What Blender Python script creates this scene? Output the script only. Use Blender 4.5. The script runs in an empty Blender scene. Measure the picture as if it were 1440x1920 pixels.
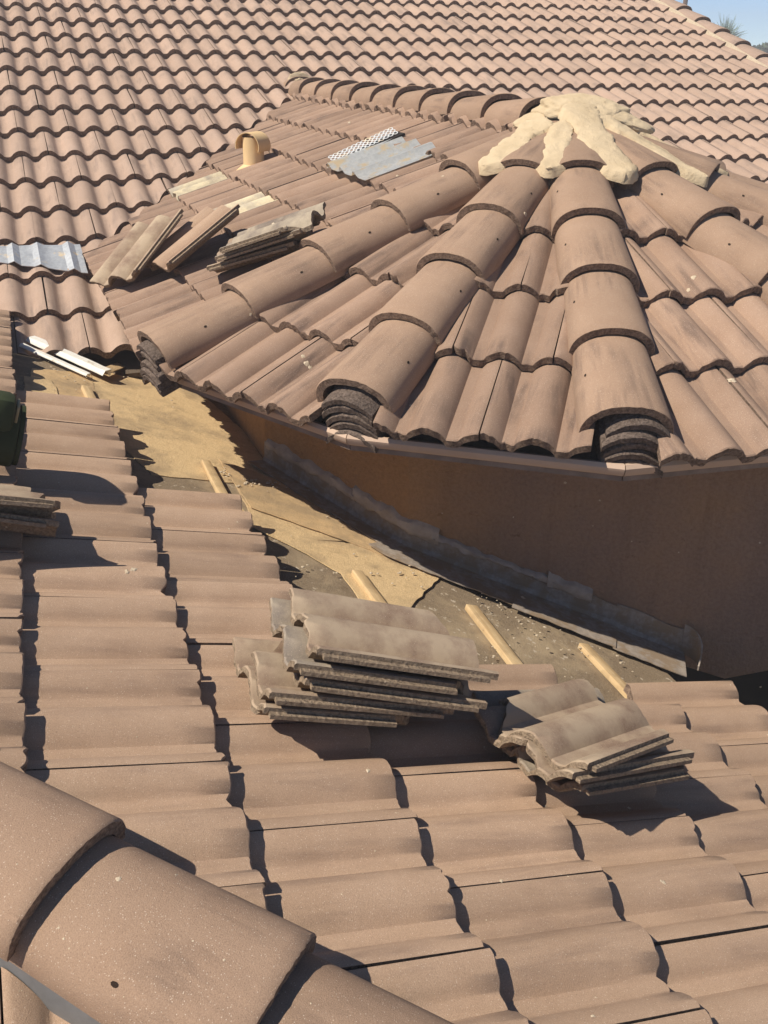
import bpy, bmesh, math, random
import numpy as np
from mathutils import Vector, Matrix, noise
random.seed(7)
scene = bpy.context.scene
col = scene.collection
rad = math.radians
V = Vector

# ------------------------------------------------------------------ camera, sky, sun, exposure
ZC = 5.2                                   # camera height above the ground
UP = V((0, 0, ZC))
F_PX = 1732.72
CR, CD, CF = V((0.99995, 0.0043, 0.00865)), V((0.00966, -0.44543, -0.89526)), V((0.0, 0.8953, -0.44546))
cam_d = bpy.data.cameras.new('camera')
cam = bpy.data.objects.new('camera', cam_d)
col.objects.link(cam)
M3 = Matrix((CR, -CD, -CF)).transposed()
cam.matrix_world = Matrix.Translation(UP) @ M3.to_4x4()
cam_d.sensor_fit = 'VERTICAL'
cam_d.sensor_height = 36
cam_d.lens = F_PX / 1920 * 36
cam_d.clip_start = 0.02
cam_d.clip_end = 2000
scene.camera = cam

SUN_AZ, SUN_EL = rad(248), rad(53)         # azimuth clockwise from +Y
world = bpy.data.worlds.new('World')
scene.world = world
world.use_nodes = True
wn = world.node_tree
wn.nodes.clear()
sky = wn.nodes.new('ShaderNodeTexSky')
sky.sky_type = 'NISHITA'
sky.sun_disc = False
sky.sun_elevation = SUN_EL
sky.sun_rotation = SUN_AZ
sky.altitude = 6000
sky.air_density = 1.0
sky.dust_density = 0.0
sky.ozone_density = 3.0
bg = wn.nodes.new('ShaderNodeBackground')
bg.inputs['Strength'].default_value = 0.092
wo = wn.nodes.new('ShaderNodeOutputWorld')
wn.links.new(sky.outputs[0], bg.inputs[0])
wn.links.new(bg.outputs[0], wo.inputs[0])
sun_d = bpy.data.lights.new('sun', 'SUN')
sun_d.energy = 4.3
sun_d.angle = rad(0.53)
sun_d.color = (1.0, 0.93, 0.82)
sun = bpy.data.objects.new('sun', sun_d)
col.objects.link(sun)
sd = V((math.sin(SUN_AZ) * math.cos(SUN_EL), math.cos(SUN_AZ) * math.cos(SUN_EL), math.sin(SUN_EL)))
sun.rotation_euler = (-sd).to_track_quat('-Z', 'Y').to_euler()
scene.view_settings.view_transform = 'Standard'
scene.view_settings.look = 'None'
scene.view_settings.exposure = 0.52
scene.view_settings.gamma = 1.0
scene.view_settings.use_curve_mapping = False
scene.render.film_transparent = False
scene.cycles.max_bounces = 6

# ------------------------------------------------------------------ helpers
def lin(r, g, b):
    f = lambda c: c / 12.92 if c <= .04045 else ((c + .055) / 1.055) ** 2.4
    return (f(r / 255), f(g / 255), f(b / 255), 1)

def link(name, data, parent=None, mw=None, kind=None):
    o = bpy.data.objects.new(name, data)
    col.objects.link(o)
    if mw is not None:
        o.matrix_world = mw
    if parent is not None:
        o.parent = parent
    if kind:
        o['kind'] = kind
    return o

def tag(o, label, cat, group=None):
    o['label'] = label
    o['category'] = cat
    if group:
        o['group'] = group
    return o

def root(name, label, cat, loc, group=None):
    o = bpy.data.objects.new(name, None)
    col.objects.link(o)
    o.empty_display_size = .1
    o.location = loc
    ROOTS.append(o)
    return tag(o, label, cat, group)
ROOTS = []

def adopt(o, parent):
    """parent a world-placed object to an un-rotated Empty or to another object"""
    o.parent = parent
    o.matrix_parent_inverse = parent.matrix_world.inverted() if parent.matrix_world != Matrix.Identity(4) else Matrix.Translation(-parent.location)

def finish(bm, name, mats, smooth=38):
    me = bpy.data.meshes.new(name)
    bmesh.ops.recalc_face_normals(bm, faces=bm.faces)
    bm.to_mesh(me)
    bm.free()
    for m in (mats if isinstance(mats, (list, tuple)) else [mats]):
        me.materials.append(m)
    if smooth:
        me.polygons.foreach_set('use_smooth', [True] * len(me.polygons))
        me.set_sharp_from_angle(angle=rad(smooth))
    return me

def from_py(name, vs, fs, mats, mi=None, smooth=38):
    me = bpy.data.meshes.new(name)
    me.from_pydata([tuple(v) for v in vs], [], fs)
    if mi is not None:
        me.polygons.foreach_set('material_index', mi)
    bm = bmesh.new()
    bm.from_mesh(me)
    bpy.data.meshes.remove(me)
    return finish(bm, name, mats, smooth)

def box_mesh(name, sx, sy, sz, mat, bev=.0, org=(0, 0, 0)):
    bm = bmesh.new()
    bmesh.ops.create_cube(bm, size=1)
    for v in bm.verts:
        v.co = V((v.co.x * sx + org[0], v.co.y * sy + org[1], v.co.z * sz + org[2]))
    if bev:
        bmesh.ops.bevel(bm, geom=bm.edges[:], offset=bev, segments=2, profile=.5, affect='EDGES')
    return finish(bm, name, mat)

def slab(name, pts, thick, nrm, mats, sub=0):
    """polygon (world points) given thickness downwards along nrm"""
    bm = bmesh.new()
    a = [bm.verts.new(p) for p in pts]
    b = [bm.verts.new(p - nrm * thick) for p in pts]
    bm.faces.new(a)
    bm.faces.new(list(reversed(b)))
    n = len(pts)
    for i in range(n):
        bm.faces.new((a[i], b[i], b[(i + 1) % n], a[(i + 1) % n]))
    return finish(bm, name, mats, 0)

def n3(p, s=1.0, o=0.0):
    return noise.noise(V((p[0] * s + o, p[1] * s + o * 1.7, p[2] * s - o)))

# camera rays, used only to find where a thing lies ON a real surface
def ray(px):
    return CR * ((px[0] - 720) / F_PX) + CD * ((px[1] - 960) / F_PX) + CF
def on(px, O, n):
    r = ray(px)
    return UP + r * ((O - UP).dot(n) / r.dot(n))

# ------------------------------------------------------------------ materials
class MB:
    def __init__(s, name):
        s.m = bpy.data.materials.new(name)
        s.m.use_nodes = True
        s.t = s.m.node_tree
        s.t.nodes.clear()
        s.out = s.n('ShaderNodeOutputMaterial')
        s.b = s.n('ShaderNodeBsdfPrincipled')
        s.l(s.b.outputs[0], s.out.inputs[0])
    def n(s, t, **k):
        x = s.t.nodes.new(t)
        for a, b in k.items():
            setattr(x, a, b)
        return x
    def l(s, a, b):
        s.t.links.new(a, b)
    def coord(s, scale=(1, 1, 1), rnd=True, src='Object'):
        tc = s.n('ShaderNodeTexCoord')
        mp = s.n('ShaderNodeMapping')
        s.l(tc.outputs[src], mp.inputs['Vector'])
        mp.inputs['Scale'].default_value = scale
        if rnd:
            oi = s.n('ShaderNodeObjectInfo')
            mu = s.n('ShaderNodeMath', operation='MULTIPLY')
            mu.inputs[1].default_value = 61.0
            s.l(oi.outputs['Random'], mu.inputs[0])
            cb = s.n('ShaderNodeCombineXYZ')
            for i in range(3):
                s.l(mu.outputs[0], cb.inputs[i])
            s.l(cb.outputs[0], mp.inputs['Location'])
        return mp.outputs[0]
    def noise(s, vec, scale, detail=3, rough=.55, dist=0):
        x = s.n('ShaderNodeTexNoise')
        x.inputs['Scale'].default_value = scale
        x.inputs['Detail'].default_value = detail
        x.inputs['Roughness'].default_value = rough
        x.inputs['Distortion'].default_value = dist
        s.l(vec, x.inputs['Vector'])
        return x.outputs['Fac']
    def ramp(s, fac, p0, p1, c0=(0, 0, 0, 1), c1=(1, 1, 1, 1)):
        x = s.n('ShaderNodeValToRGB')
        e = x.color_ramp.elements
        e[0].position, e[1].position = p0, p1
        e[0].color, e[1].color = c0, c1
        s.l(fac, x.inputs[0])
        return x.outputs[0]
    def mix(s, fac, a, b, mode='MIX'):
        x = s.n('ShaderNodeMix', data_type='RGBA', blend_type=mode)
        if isinstance(fac, (int, float)):
            x.inputs[0].default_value = fac
        else:
            s.l(fac, x.inputs[0])
        for i, c in ((6, a), (7, b)):
            if isinstance(c, tuple):
                x.inputs[i].default_value = c
            else:
                s.l(c, x.inputs[i])
        return x.outputs[2]
    def hsv(s, c, rand_amt, base=1.0, hue=0.0):
        oi = s.n('ShaderNodeObjectInfo')
        mr = s.n('ShaderNodeMapRange')
        mr.inputs['To Min'].default_value = base - rand_amt
        mr.inputs['To Max'].default_value = base + rand_amt
        s.l(oi.outputs['Random'], mr.inputs['Value'])
        h = s.n('ShaderNodeHueSaturation')
        h.inputs['Hue'].default_value = .5 + hue
        s.l(mr.outputs[0], h.inputs['Value'])
        s.l(c, h.inputs['Color'])
        return h.outputs[0]
    def bump(s, hts):
        prev = None
        for fac, dist, st in hts:
            b = s.n('ShaderNodeBump')
            b.inputs['Distance'].default_value = dist
            b.inputs['Strength'].default_value = st
            s.l(fac, b.inputs['Height'])
            if prev:
                s.l(prev, b.inputs['Normal'])
            prev = b.outputs[0]
        s.l(prev, s.b.inputs['Normal'])
    def done(s, c, rough=.9, spec=.25, metal=0):
        if isinstance(c, tuple):
            s.b.inputs['Base Color'].default_value = c
        else:
            s.l(c, s.b.inputs['Base Color'])
        if isinstance(rough, (int, float)):
            s.b.inputs['Roughness'].default_value = rough
        else:
            s.l(rough, s.b.inputs['Roughness'])
        s.b.inputs['Specular IOR Level'].default_value = spec
        s.b.inputs['Metallic'].default_value = metal
        return s.m

def tile_mat(name, base, streak, pale, streak_amt=.75, dusty=0.0, dustc=None, rnd=.09):
    m = MB(name)
    v = m.coord((1, 1, 1))
    vs = m.coord((11, .8, 11))
    st = m.ramp(m.noise(vs, 2.6, 4, .62, .3), .44, .70)
    patch = m.ramp(m.noise(v, 4.0, 3), .44, .60)
    stf = m.n('ShaderNodeMath', operation='MULTIPLY'); m.l(st, stf.inputs[0]); m.l(patch, stf.inputs[1])
    stf2 = m.n('ShaderNodeMath', operation='MULTIPLY'); m.l(stf.outputs[0], stf2.inputs[0]); stf2.inputs[1].default_value = streak_amt
    blot = m.ramp(m.noise(v, 7, 5, .6), .3, .75)
    c = m.mix(blot, base, pale)
    c = m.mix(stf2.outputs[0], c, streak)
    grain = m.noise(v, 520, 3, .75)
    c = m.mix(m.ramp(grain, .38, .64), c, m.mix(1.0, c, (.76, .75, .74, 1), 'MULTIPLY'))
    vo = m.n('ShaderNodeTexVoronoi'); vo.inputs['Scale'].default_value = 290; m.l(v, vo.inputs['Vector'])
    bw = m.n('ShaderNodeRGBToBW'); m.l(vo.outputs['Color'], bw.inputs[0])
    sp1 = m.ramp(vo.outputs['Distance'], .16, .30, (1, 1, 1, 1), (0, 0, 0, 1))
    pick = m.ramp(bw.outputs[0], .66, .72)
    sp = m.n('ShaderNodeMath', operation='MULTIPLY'); m.l(sp1, sp.inputs[0]); m.l(pick, sp.inputs[1])
    spa = m.n('ShaderNodeMath', operation='MULTIPLY'); m.l(sp.outputs[0], spa.inputs[0]); spa.inputs[1].default_value = .5
    c = m.mix(spa.outputs[0], c, (.72, .60, .48, 1))
    pit = m.ramp(bw.outputs[0], .24, .27, (1, 1, 1, 1), (0, 0, 0, 1))
    pt = m.n('ShaderNodeMath', operation='MULTIPLY'); m.l(sp1, pt.inputs[0]); m.l(pit, pt.inputs[1])
    pta = m.n('ShaderNodeMath', operation='MULTIPLY'); m.l(pt.outputs[0], pta.inputs[0]); pta.inputs[1].default_value = .35
    c = m.mix(pta.outputs[0], c, (.09, .06, .045, 1))
    if dusty:
        d = m.ramp(m.noise(v, 9, 6, .65), .5 - .25 * dusty, .72 - .2 * dusty)
        c = m.mix(d, c, dustc)
    c = m.hsv(c, rnd)
    m.bump([(m.noise(v, 45, 3, .6), .003, .2), (grain, .0016, .75)])
    return m.done(c, .93, .18)

T_BASE = (.428, .288, .192, 1)
T_PALE = (.493, .342, .236, 1)
T_STRK = (.225, .152, .112, 1)
M_TILE = tile_mat('concrete_tile', T_BASE, T_STRK, T_PALE, .5, rnd=.12)
M_TTILE = tile_mat('turret_tile_concrete', (.335, .220, .152, 1), (.175, .120, .092, 1), (.385, .262, .187, 1), 1.0, rnd=.12)  # same tile as M_TILE, colour darkened to offset the turret's stronger sun
M_HIP = tile_mat('hip_tile_concrete', (.338, .223, .150, 1), (.20, .135, .098, 1), (.385, .262, .180, 1), .8)  # likewise darkened in the colour, because hips catch more sun than the lower roof
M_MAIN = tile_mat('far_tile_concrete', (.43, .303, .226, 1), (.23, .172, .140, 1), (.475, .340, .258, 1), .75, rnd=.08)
M_DUST = tile_mat('dusty_tile', (.27, .18, .125, 1), T_STRK, (.31, .215, .15, 1), .8, .62, (.42, .32, .22, 1))
M_GREY = tile_mat('grey_tile', (.24, .19, .15, 1), (.15, .115, .095, 1), (.33, .275, .22, 1), .8, .45, (.44, .36, .26, 1))
M_WHITE = tile_mat('pale_stained_tile', (.34, .27, .20, 1), (.25, .2, .155, 1), (.48, .43, .35, 1), .6, .55, (.62, .52, .34, 1))

def edge_mat(name, c0, c1):
    m = MB(name)
    v = m.coord()
    a = m.noise(v, 120, 4, .7)
    b = m.noise(v, 30, 3, .6)
    c = m.mix(m.ramp(a, .35, .65), c0, c1)
    c = m.hsv(c, .08)
    m.bump([(b, .006, .5), (a, .006, 1.0)])
    return m.done(c, .97, .1)
M_EDGE = edge_mat('raw_tile_edge', (.12, .082, .060, 1), (.30, .21, .15, 1))
M_EDGE_D = edge_mat('dusty_tile_edge', (.17, .125, .085, 1), (.36, .27, .185, 1))
M_EDGE_K = edge_mat('grey_raw_concrete', (.075, .055, .043, 1), (.20, .15, .12, 1))
M_HOLE = MB('nail_hole_shadow').done((.035, .024, .018, 1), .95, .05)

def mortar_mat():
    m = MB('cement_mortar')
    v = m.coord(rnd=False)
    a = m.noise(v, 45, 6, .7); b = m.noise(v, 8, 4, .6)
    c = m.mix(m.ramp(b, .3, .7), (.50, .385, .24, 1), (.62, .49, .32, 1))
    c = m.mix(m.ramp(a, .62, .78), c, (.34, .24, .145, 1))
    m.bump([(b, .02, .4), (a, .009, .6), (m.noise(v, 220, 2), .003, .7)])
    return m.done(c, .95, .12)
M_MORTAR = mortar_mat()

def sheet_mat(name, c0, c1, stain, gran=260, bumpd=.0025, specks=None):
    m = MB(name)
    v = m.coord(rnd=False)
    g = m.noise(v, gran, 2, .7)
    b = m.noise(v, 3.4, 8, .68, .25)
    b2 = m.noise(v, 11, 7, .7)
    c = m.mix(m.ramp(g, .3, .7), c0, c1)
    c = m.mix(m.ramp(b, .47, .63), c, stain)
    c = m.mix(m.ramp(b2, .60, .74), c, m.mix(1.0, c, (.72, .68, .62, 1), 'MULTIPLY'))
    if specks:
        s = m.noise(v, 34, 4, .62)
        c = m.mix(m.ramp(s, .625, .67), c, specks)
    m.bump([(b, .02, .3), (b2, .012, .5), (g, bumpd, .9)])
    return m.done(c, .95, .12)
M_FELT = sheet_mat('old_felt', (.17, .125, .08, 1), (.29, .22, .145, 1), (.36, .275, .175, 1), 240, .002, (.48, .40, .30, 1))
M_CAP = sheet_mat('tan_granule_sheet', (.50, .345, .18, 1), (.74, .545, .30, 1), (.38, .275, .16, 1), 230)
M_CAP2 = sheet_mat('tan_worn_sheet', (.46, .31, .155, 1), (.66, .46, .25, 1), (.38, .27, .155, 1), 230)
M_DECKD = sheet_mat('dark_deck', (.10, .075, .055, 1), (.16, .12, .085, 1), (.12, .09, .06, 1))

def wood_mat():
    m = MB('pine_batten_wood')
    v = m.coord((1, .06, 1))
    a = m.noise(v, 90, 4, .6, .5)
    b = m.noise(m.coord(), 14, 4)
    c = m.mix(m.ramp(a, .3, .7), (.62, .46, .26, 1), (.46, .31, .155, 1))
    c = m.mix(m.ramp(b, .5, .8), c, (.32, .22, .12, 1))
    m.bump([(a, .002, .5)])
    return m.done(c, .8, .2)
M_WOOD = wood_mat()

def metal_mat(name, c0, c1, dirt, rough=.45, metal=.75, dlo=.5):
    m = MB(name)
    v = m.coord(rnd=False)
    a = m.noise(v, 12, 6, .65); b = m.noise(v, 55, 3)
    c = m.mix(m.ramp(b, .3, .7), c0, c1)
    k = m.ramp(a, dlo, dlo + .1)
    c = m.mix(k, c, dirt)
    m.bump([(a, .004, .3), (b, .001, .3)])
    mt = m.n('ShaderNodeMapRange'); m.l(k, mt.inputs['Value']); mt.inputs['To Min'].default_value = metal; mt.inputs['To Max'].default_value = 0
    m.l(mt.outputs[0], m.b.inputs['Metallic'])
    x = m.done(c, rough, .4)
    m.l(mt.outputs[0], m.b.inputs['Metallic'])
    return x
M_GALV = metal_mat('galvanised_metal', (.56, .57, .56, 1), (.70, .70, .68, 1), (.70, .57, .37, 1), .5, .1, .52)
M_STEEL = metal_mat('dull_steel', (.46, .47, .47, 1), (.62, .63, .62, 1), (.60, .47, .30, 1), .42, .45, .57)
M_GALV_D = metal_mat('weathered_flashing', (.25, .205, .165, 1), (.38, .32, .26, 1), (.26, .19, .125, 1), .7, .05, .46)
M_GREYMETAL = metal_mat('grey_painted_flashing', (.16, .155, .15, 1), (.19, .185, .18, 1), (.20, .17, .14, 1), .6, .1, .66)
M_WHITEMETAL = metal_mat('white_painted_metal', (.72, .68, .58, 1), (.80, .77, .70, 1), (.45, .35, .22, 1), .6, .0, .62)

def paint_mat(name, c0, c1, sc=6, bumps=.002, bs=90, st=.4):
    m = MB(name)
    v = m.coord(rnd=False)
    c = m.mix(m.ramp(m.noise(v, sc, 5, .6), .3, .7), c0, c1)
    m.bump([(m.noise(v, bs, 3, .6), bumps, st)])
    return m.done(c, .85, .2)
def stucco():
    m = MB('stucco')
    v = m.coord(rnd=False)
    b = m.noise(v, 1.6, 5, .6)
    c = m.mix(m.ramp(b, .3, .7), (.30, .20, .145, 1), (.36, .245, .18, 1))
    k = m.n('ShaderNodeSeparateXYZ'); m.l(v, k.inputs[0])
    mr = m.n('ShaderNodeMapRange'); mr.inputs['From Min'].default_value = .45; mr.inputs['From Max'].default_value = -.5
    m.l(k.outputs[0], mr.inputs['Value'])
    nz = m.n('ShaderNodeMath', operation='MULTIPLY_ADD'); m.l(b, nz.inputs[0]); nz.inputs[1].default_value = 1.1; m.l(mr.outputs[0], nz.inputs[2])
    c = m.mix(m.ramp(nz.outputs[0], .5, 1.25), c, (.42, .25, .125, 1))  # warm bounce light from the sunlit deck, painted towards the left end
    c = m.mix(m.ramp(m.noise(v, 14, 6, .7), .62, .70), c, m.mix(1.0, c, (.7, .66, .62, 1), 'MULTIPLY'))
    fl_ = m.noise(v, 75, 5, .7)
    c = m.mix(m.ramp(fl_, .40, .62), m.mix(1.0, c, (.84, .83, .82, 1), 'MULTIPLY'), c)
    c = m.mix(m.ramp(m.noise(m.coord((7, 7, .8), rnd=False), 1.6, 5, .65), .5, .72), c, m.mix(1.0, c, (.86, .85, .85, 1), 'MULTIPLY'))
    m.bump([(m.noise(v, 22, 4, .6), .014, .6), (fl_, .010, 1.0)])
    return m.done(c, .95, .1)
M_STUCCO = stucco()
M_FASCIA = paint_mat('tan_fascia_paint', (.46, .33, .24, 1), (.52, .38, .28, 1), 5, .0015, 40)
M_TRIM = paint_mat('weathered_trim_paint', (.17, .125, .095, 1), (.30, .225, .175, 1), 14, .003, 60)
M_SEAL = paint_mat('grey_sealant', (.32, .265, .215, 1), (.46, .39, .32, 1), 20, .006, 40, .7)
M_PIPE = paint_mat('tan_vent_paint', (.66, .46, .235, 1), (.72, .52, .28, 1), 8, .001, 60)
M_DARK = paint_mat('painted_shade', (.02, .016, .013, 1), (.03, .024, .02, 1))  # near-black colour standing in for deep shade
M_GROUND = sheet_mat('desert_ground', (.30, .24, .17, 1), (.38, .31, .22, 1), (.22, .18, .12, 1), 20, .01)
M_YELLOW = paint_mat('tool_yellow_plastic', (.50, .46, .03, 1), (.42, .40, .03, 1), 10, .0006, 200)
M_BLACK = paint_mat('tool_black_plastic', (.028, .038, .014, 1), (.04, .05, .024, 1), 10, .0008, 300)
M_CREAM = paint_mat('tool_cream_plate', (.40, .34, .22, 1), (.30, .24, .14, 1), 20)
M_WIRE = paint_mat('cable_black', (.03, .03, .03, 1), (.04, .04, .04, 1))
M_POLE = paint_mat('pole_wood', (.13, .08, .055, 1), (.18, .115, .08, 1), 9)
M_CHIP = edge_mat('chip_mortar', (.48, .38, .26, 1), (.66, .55, .40, 1))
def leaf_mat(name, a, b):
    m = MB(name)
    oi = m.coord(rnd=False)
    c = m.mix(m.noise(oi, 3, 3), a, b)
    return m.done(c, .8, .2)
M_PALM = leaf_mat('palm_fronds', (.14, .19, .13, 1), (.22, .28, .19, 1))
M_LEAF = leaf_mat('tree_leaves', (.045, .075, .03, 1), (.09, .12, .05, 1))
M_BARK = paint_mat('bark', (.12, .09, .065, 1), (.17, .13, .095, 1), 12)

# ------------------------------------------------------------------ roof frames
def dirs(h, s):
    """heading h, slope s -> downslope dir, normal, across dir (heading h-90)"""
    d = V((math.sin(h) * math.cos(s), math.cos(h) * math.cos(s), -math.sin(s)))
    n = V((math.sin(h) * math.sin(s), math.cos(h) * math.sin(s), math.cos(s)))
    x = V((math.sin(h - math.pi / 2), math.cos(h - math.pi / 2), 0))
    return d, n, x
class Frame:
    """roof plane: O on the deck, local X across, Y upslope, Z normal; crown of the tile butts lies CROWN above the deck"""
    def __init__(s, O, h, sl):
        s.d, s.n, s.x = dirs(h, sl)
        s.O = O
        s.M = Matrix((s.x, -s.d, s.n)).transposed().to_4x4()
        s.M.translation = O
    def at(s, u, d, z=0):
        return s.O + s.x * u + s.d * d + s.n * z
    def on(s, px, z=0):
        return on(px, s.O + s.n * z, s.n)
    def uv(s, p):
        q = p - s.O
        return q.dot(s.x), q.dot(s.d)
CROWN = .1177
R = .155
EXP = .3535
SL = .32175
HF = math.atan2(.8878, .33438)              # lower roof falls towards this heading
HM = HF + math.pi / 2                       # main roof falls towards the camera
_, nF, _ = dirs(HF, SL)
_, nM, _ = dirs(HM, SL)
FF = Frame(V((-1.14141, 1.71559, -.98958)) + UP - nF * CROWN, HF, SL)
FM = Frame(V((-1.85803, 5.01363, -.89386)) + UP - nM * CROWN, HM, SL)
VAL = FF.n.cross(FM.n).normalized()          # valley / hip direction, falling to the right
if VAL.z > 0:
    VAL = -VAL
def meet(fa, fb):
    """one point on the intersection line of two frames"""
    v = fa.n.cross(fb.n)
    A = Matrix((fa.n, fb.n, v))
    return A.inverted() @ V((fa.O.dot(fa.n), fb.O.dot(fb.n), fa.O.dot(v))), v.normalized()
PVAL, _ = meet(FF, FM)
# foreground hip: crown line through HIP0 along VAL
HIP0 = V((-.4476, .9808, -1.0497)) + UP
t = (FF.O - HIP0 + V((0, 0, 0))).dot(FF.n) / V((0, 0, -1)).dot(FF.n)
HIPD = HIP0 + V((0, 0, -1)) * t               # deck point beneath
_, nG, _ = dirs(HM, SL)
FG = Frame(HIPD - nG * .045, HM, SL)                       # roof on the near side of the hip

# turret
CAP = V((.75954, 4.23017, -.15105)) + UP      # where all hip crowns meet
HDL = rad(20.53)
HHEAD = dict(A=235.8, B=207.6, C=182.8, D=149.5, E=116.0, F=90.0, G=66.0)
RIDGE_H = 337.67
def hdir(h, dl=HDL):
    h = rad(h)
    return V((math.sin(h) * math.cos(dl), math.cos(h) * math.cos(dl), -math.sin(dl)))
RDIR = hdir(RIDGE_H, 0)
def face_frame(da, db, off):
    n = da.cross(db).normalized()
    if n.z < 0:
        n = -n
    h = math.atan2(n.x, n.y)
    return Frame(CAP - V((0, 0, off)) - n * CROWN, h, math.acos(n.z))

# ------------------------------------------------------------------ tile meshes
ZB, KT, TH = .0517, .088, .028
BH = .038
def g(x):
    x = abs(((x + R / 2) % R) - R / 2)         # distance from the nearest crown
    s = min(1, x / .058)
    a = .5 * math.sqrt(max(0, 1 - s * s)) + .5 * math.cos(math.pi / 2 * s)
    return a
def tile_mesh(name, nx=45, ny=6, L=.42, W=2 * R - .004, seed=0, rough=.0032, mats=None, ragged=0, TH=TH, BH=BH):
    xs = [-W / 2 + W * i / (nx - 1) for i in range(nx)]
    ys = [0, .004] + [L * (j + 1) / ny for j in range(ny)] if rough else [0] + [L * (j + 1) / ny for j in range(ny)]
    vs, fs, mi = [], [], []
    N = len(ys)
    def jit(i, j, y, x):
        if not rough:
            return y
        e = n3((x * 60, seed * 3.1, 0), 1) * rough + n3((x * 190, seed, 4), 1) * rough * .8
        k = max(0, 1 - y / .03)
        k2 = max(0, 1 - (L - y) / .03)
        rg = ragged * (n3((x * 14, seed, 9), 1) + .3) * (k2 if ragged > 0 else 0)
        ch = 0
        for q in range(2):                         # small chips knocked out of the butt
            x0 = W * (((seed * 37 + q * 53) % 17) / 17 - .5)
            ch += (.006 + .007 * ((seed + q) % 3) / 2) * math.exp(-((x - x0) / (.006 + .005 * q)) ** 2)
        return y + (e + ch) * k - abs(e) * k2 * 2 - abs(rg)
    for lay in (0, 1):
        for j, y in enumerate(ys):
            for i, x in enumerate(xs):
                z = ZB - KT * y + BH * g(x) + (TH if lay == 0 else 0)
                if rough:
                    if lay == 0 and j == 0:
                        z -= .003 + abs(n3((x * 90, seed, 2))) * .003
                    z += n3((x * 9, y * 5, seed + .5)) * .0012
                if lay == 0 and (i == 0 or i == nx - 1):
                    z -= .002
                vs.append((x, jit(i, j, y, x), z))
    id = lambda l, j, i: l * N * nx + j * nx + i
    for j in range(N - 1):
        for i in range(nx - 1):
            fs.append((id(0, j, i), id(0, j, i + 1), id(0, j + 1, i + 1), id(0, j + 1, i))); mi.append(0)
            fs.append((id(1, j, i), id(1, j + 1, i), id(1, j + 1, i + 1), id(1, j, i + 1))); mi.append(1)
    for i in range(nx - 1):
        fs.append((id(0, 0, i), id(1, 0, i), id(1, 0, i + 1), id(0, 0, i + 1))); mi.append(1)
        fs.append((id(0, N - 1, i), id(0, N - 1, i + 1), id(1, N - 1, i + 1), id(1, N - 1, i))); mi.append(1)
    for j in range(N - 1):
        fs.append((id(0, j, 0), id(0, j + 1, 0), id(1, j + 1, 0), id(1, j, 0))); mi.append(1)
        fs.append((id(0, j, nx - 1), id(1, j, nx - 1), id(1, j + 1, nx - 1), id(0, j + 1, nx - 1))); mi.append(1)
    return from_py(name, vs, fs, mats or [M_TILE, M_EDGE], mi)

def hip_mesh(name, L=.42, w0=.131, w1=.114, h=.102, seed=0, mirror=False, hole=True, na=30, ny=6, mats=None, L_end=None):
    vs, fs, mi = [], [], []
    ys = [0, .004] + [L * (j + 1) / ny for j in range(ny)]
    N = len(ys)
    t0, t1 = rad(-4), rad(184)
    th = .025
    for lay in (0, 1):
        for j, y in enumerate(ys):
            w = w0 + (w1 - w0) * y / L
            hh = h * (1 - .06 * y / L)
            for i in range(na):
                a = t0 + (t1 - t0) * i / (na - 1)
                k = lay * th
                c, s = math.cos(a), math.sin(a)
                ex = .88
                X = (w - k) * math.copysign(abs(c) ** ex, c)
                Z = (hh - k) * math.copysign(abs(s) ** ex, s) - h
                e = n3((a * 9, seed, 0)) * .0022 + n3((a * 31, seed, 3)) * .0018
                kk = max(0, 1 - y / .03)
                Y = y + e * kk
                if j == 0 and lay == 0:
                    X *= .985; Z -= .0025
                Z += n3((X * 8, y * 6, seed)) * .0012
                vs.append((X, Y, Z - .075 * y))
    id = lambda l, j, i: l * N * na + j * na + i
    for j in range(N - 1):
        for i in range(na - 1):
            fs.append((id(0, j, i), id(0, j, i + 1), id(0, j + 1, i + 1), id(0, j + 1, i))); mi.append(0)
            fs.append((id(1, j, i), id(1, j + 1, i), id(1, j + 1, i + 1), id(1, j, i + 1))); mi.append(1)
    for j, fl in ((0, 0), (N - 1, 1)):
        for i in range(na - 1):
            fs.append((id(0, j, i), id(1, j, i), id(1, j, i + 1), id(0, j, i + 1))); mi.append(1)
    for j in range(N - 1):
        for i in (0, na - 1):
            fs.append((id(0, j, i), id(0, j + 1, i), id(1, j + 1, i), id(1, j, i))); mi.append(1)
    if hole:
        a = rad(38) if not mirror else rad(142)
        y = .21 + .03 * math.sin(seed * 5)
        w = w0 + (w1 - w0) * y / L
        c, s = math.cos(a), math.sin(a)
        P = V((w * math.copysign(abs(c) ** .88, c), y, h * (1 - .06 * y / L) * s ** .88 - h - .075 * y))
        nr = V((c, 0, s)).normalized()
        tx = V((-s, 0, c)); ty = V((0, 1, 0))
        P += nr * .0012
        b0 = len(vs)
        for q in range(8):
            aa = q * math.pi / 4
            vs.append(P + tx * math.cos(aa) * .0042 + ty * math.sin(aa) * .006)
        fs.append(tuple(range(b0, b0 + 8))); mi.append(2)
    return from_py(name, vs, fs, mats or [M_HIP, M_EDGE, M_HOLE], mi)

NEAR = [tile_mesh('near_tile_%d' % k, seed=k * 7 + 1, BH=.034) for k in range(4)]
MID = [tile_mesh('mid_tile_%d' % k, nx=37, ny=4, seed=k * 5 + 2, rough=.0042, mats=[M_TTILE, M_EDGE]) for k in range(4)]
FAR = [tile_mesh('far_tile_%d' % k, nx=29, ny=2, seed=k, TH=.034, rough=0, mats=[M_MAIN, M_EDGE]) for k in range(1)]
WHITE_T = tile_mesh('pale_tile', nx=29, ny=4, seed=31, rough=.003, mats=[M_WHITE, M_EDGE_D])

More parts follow.
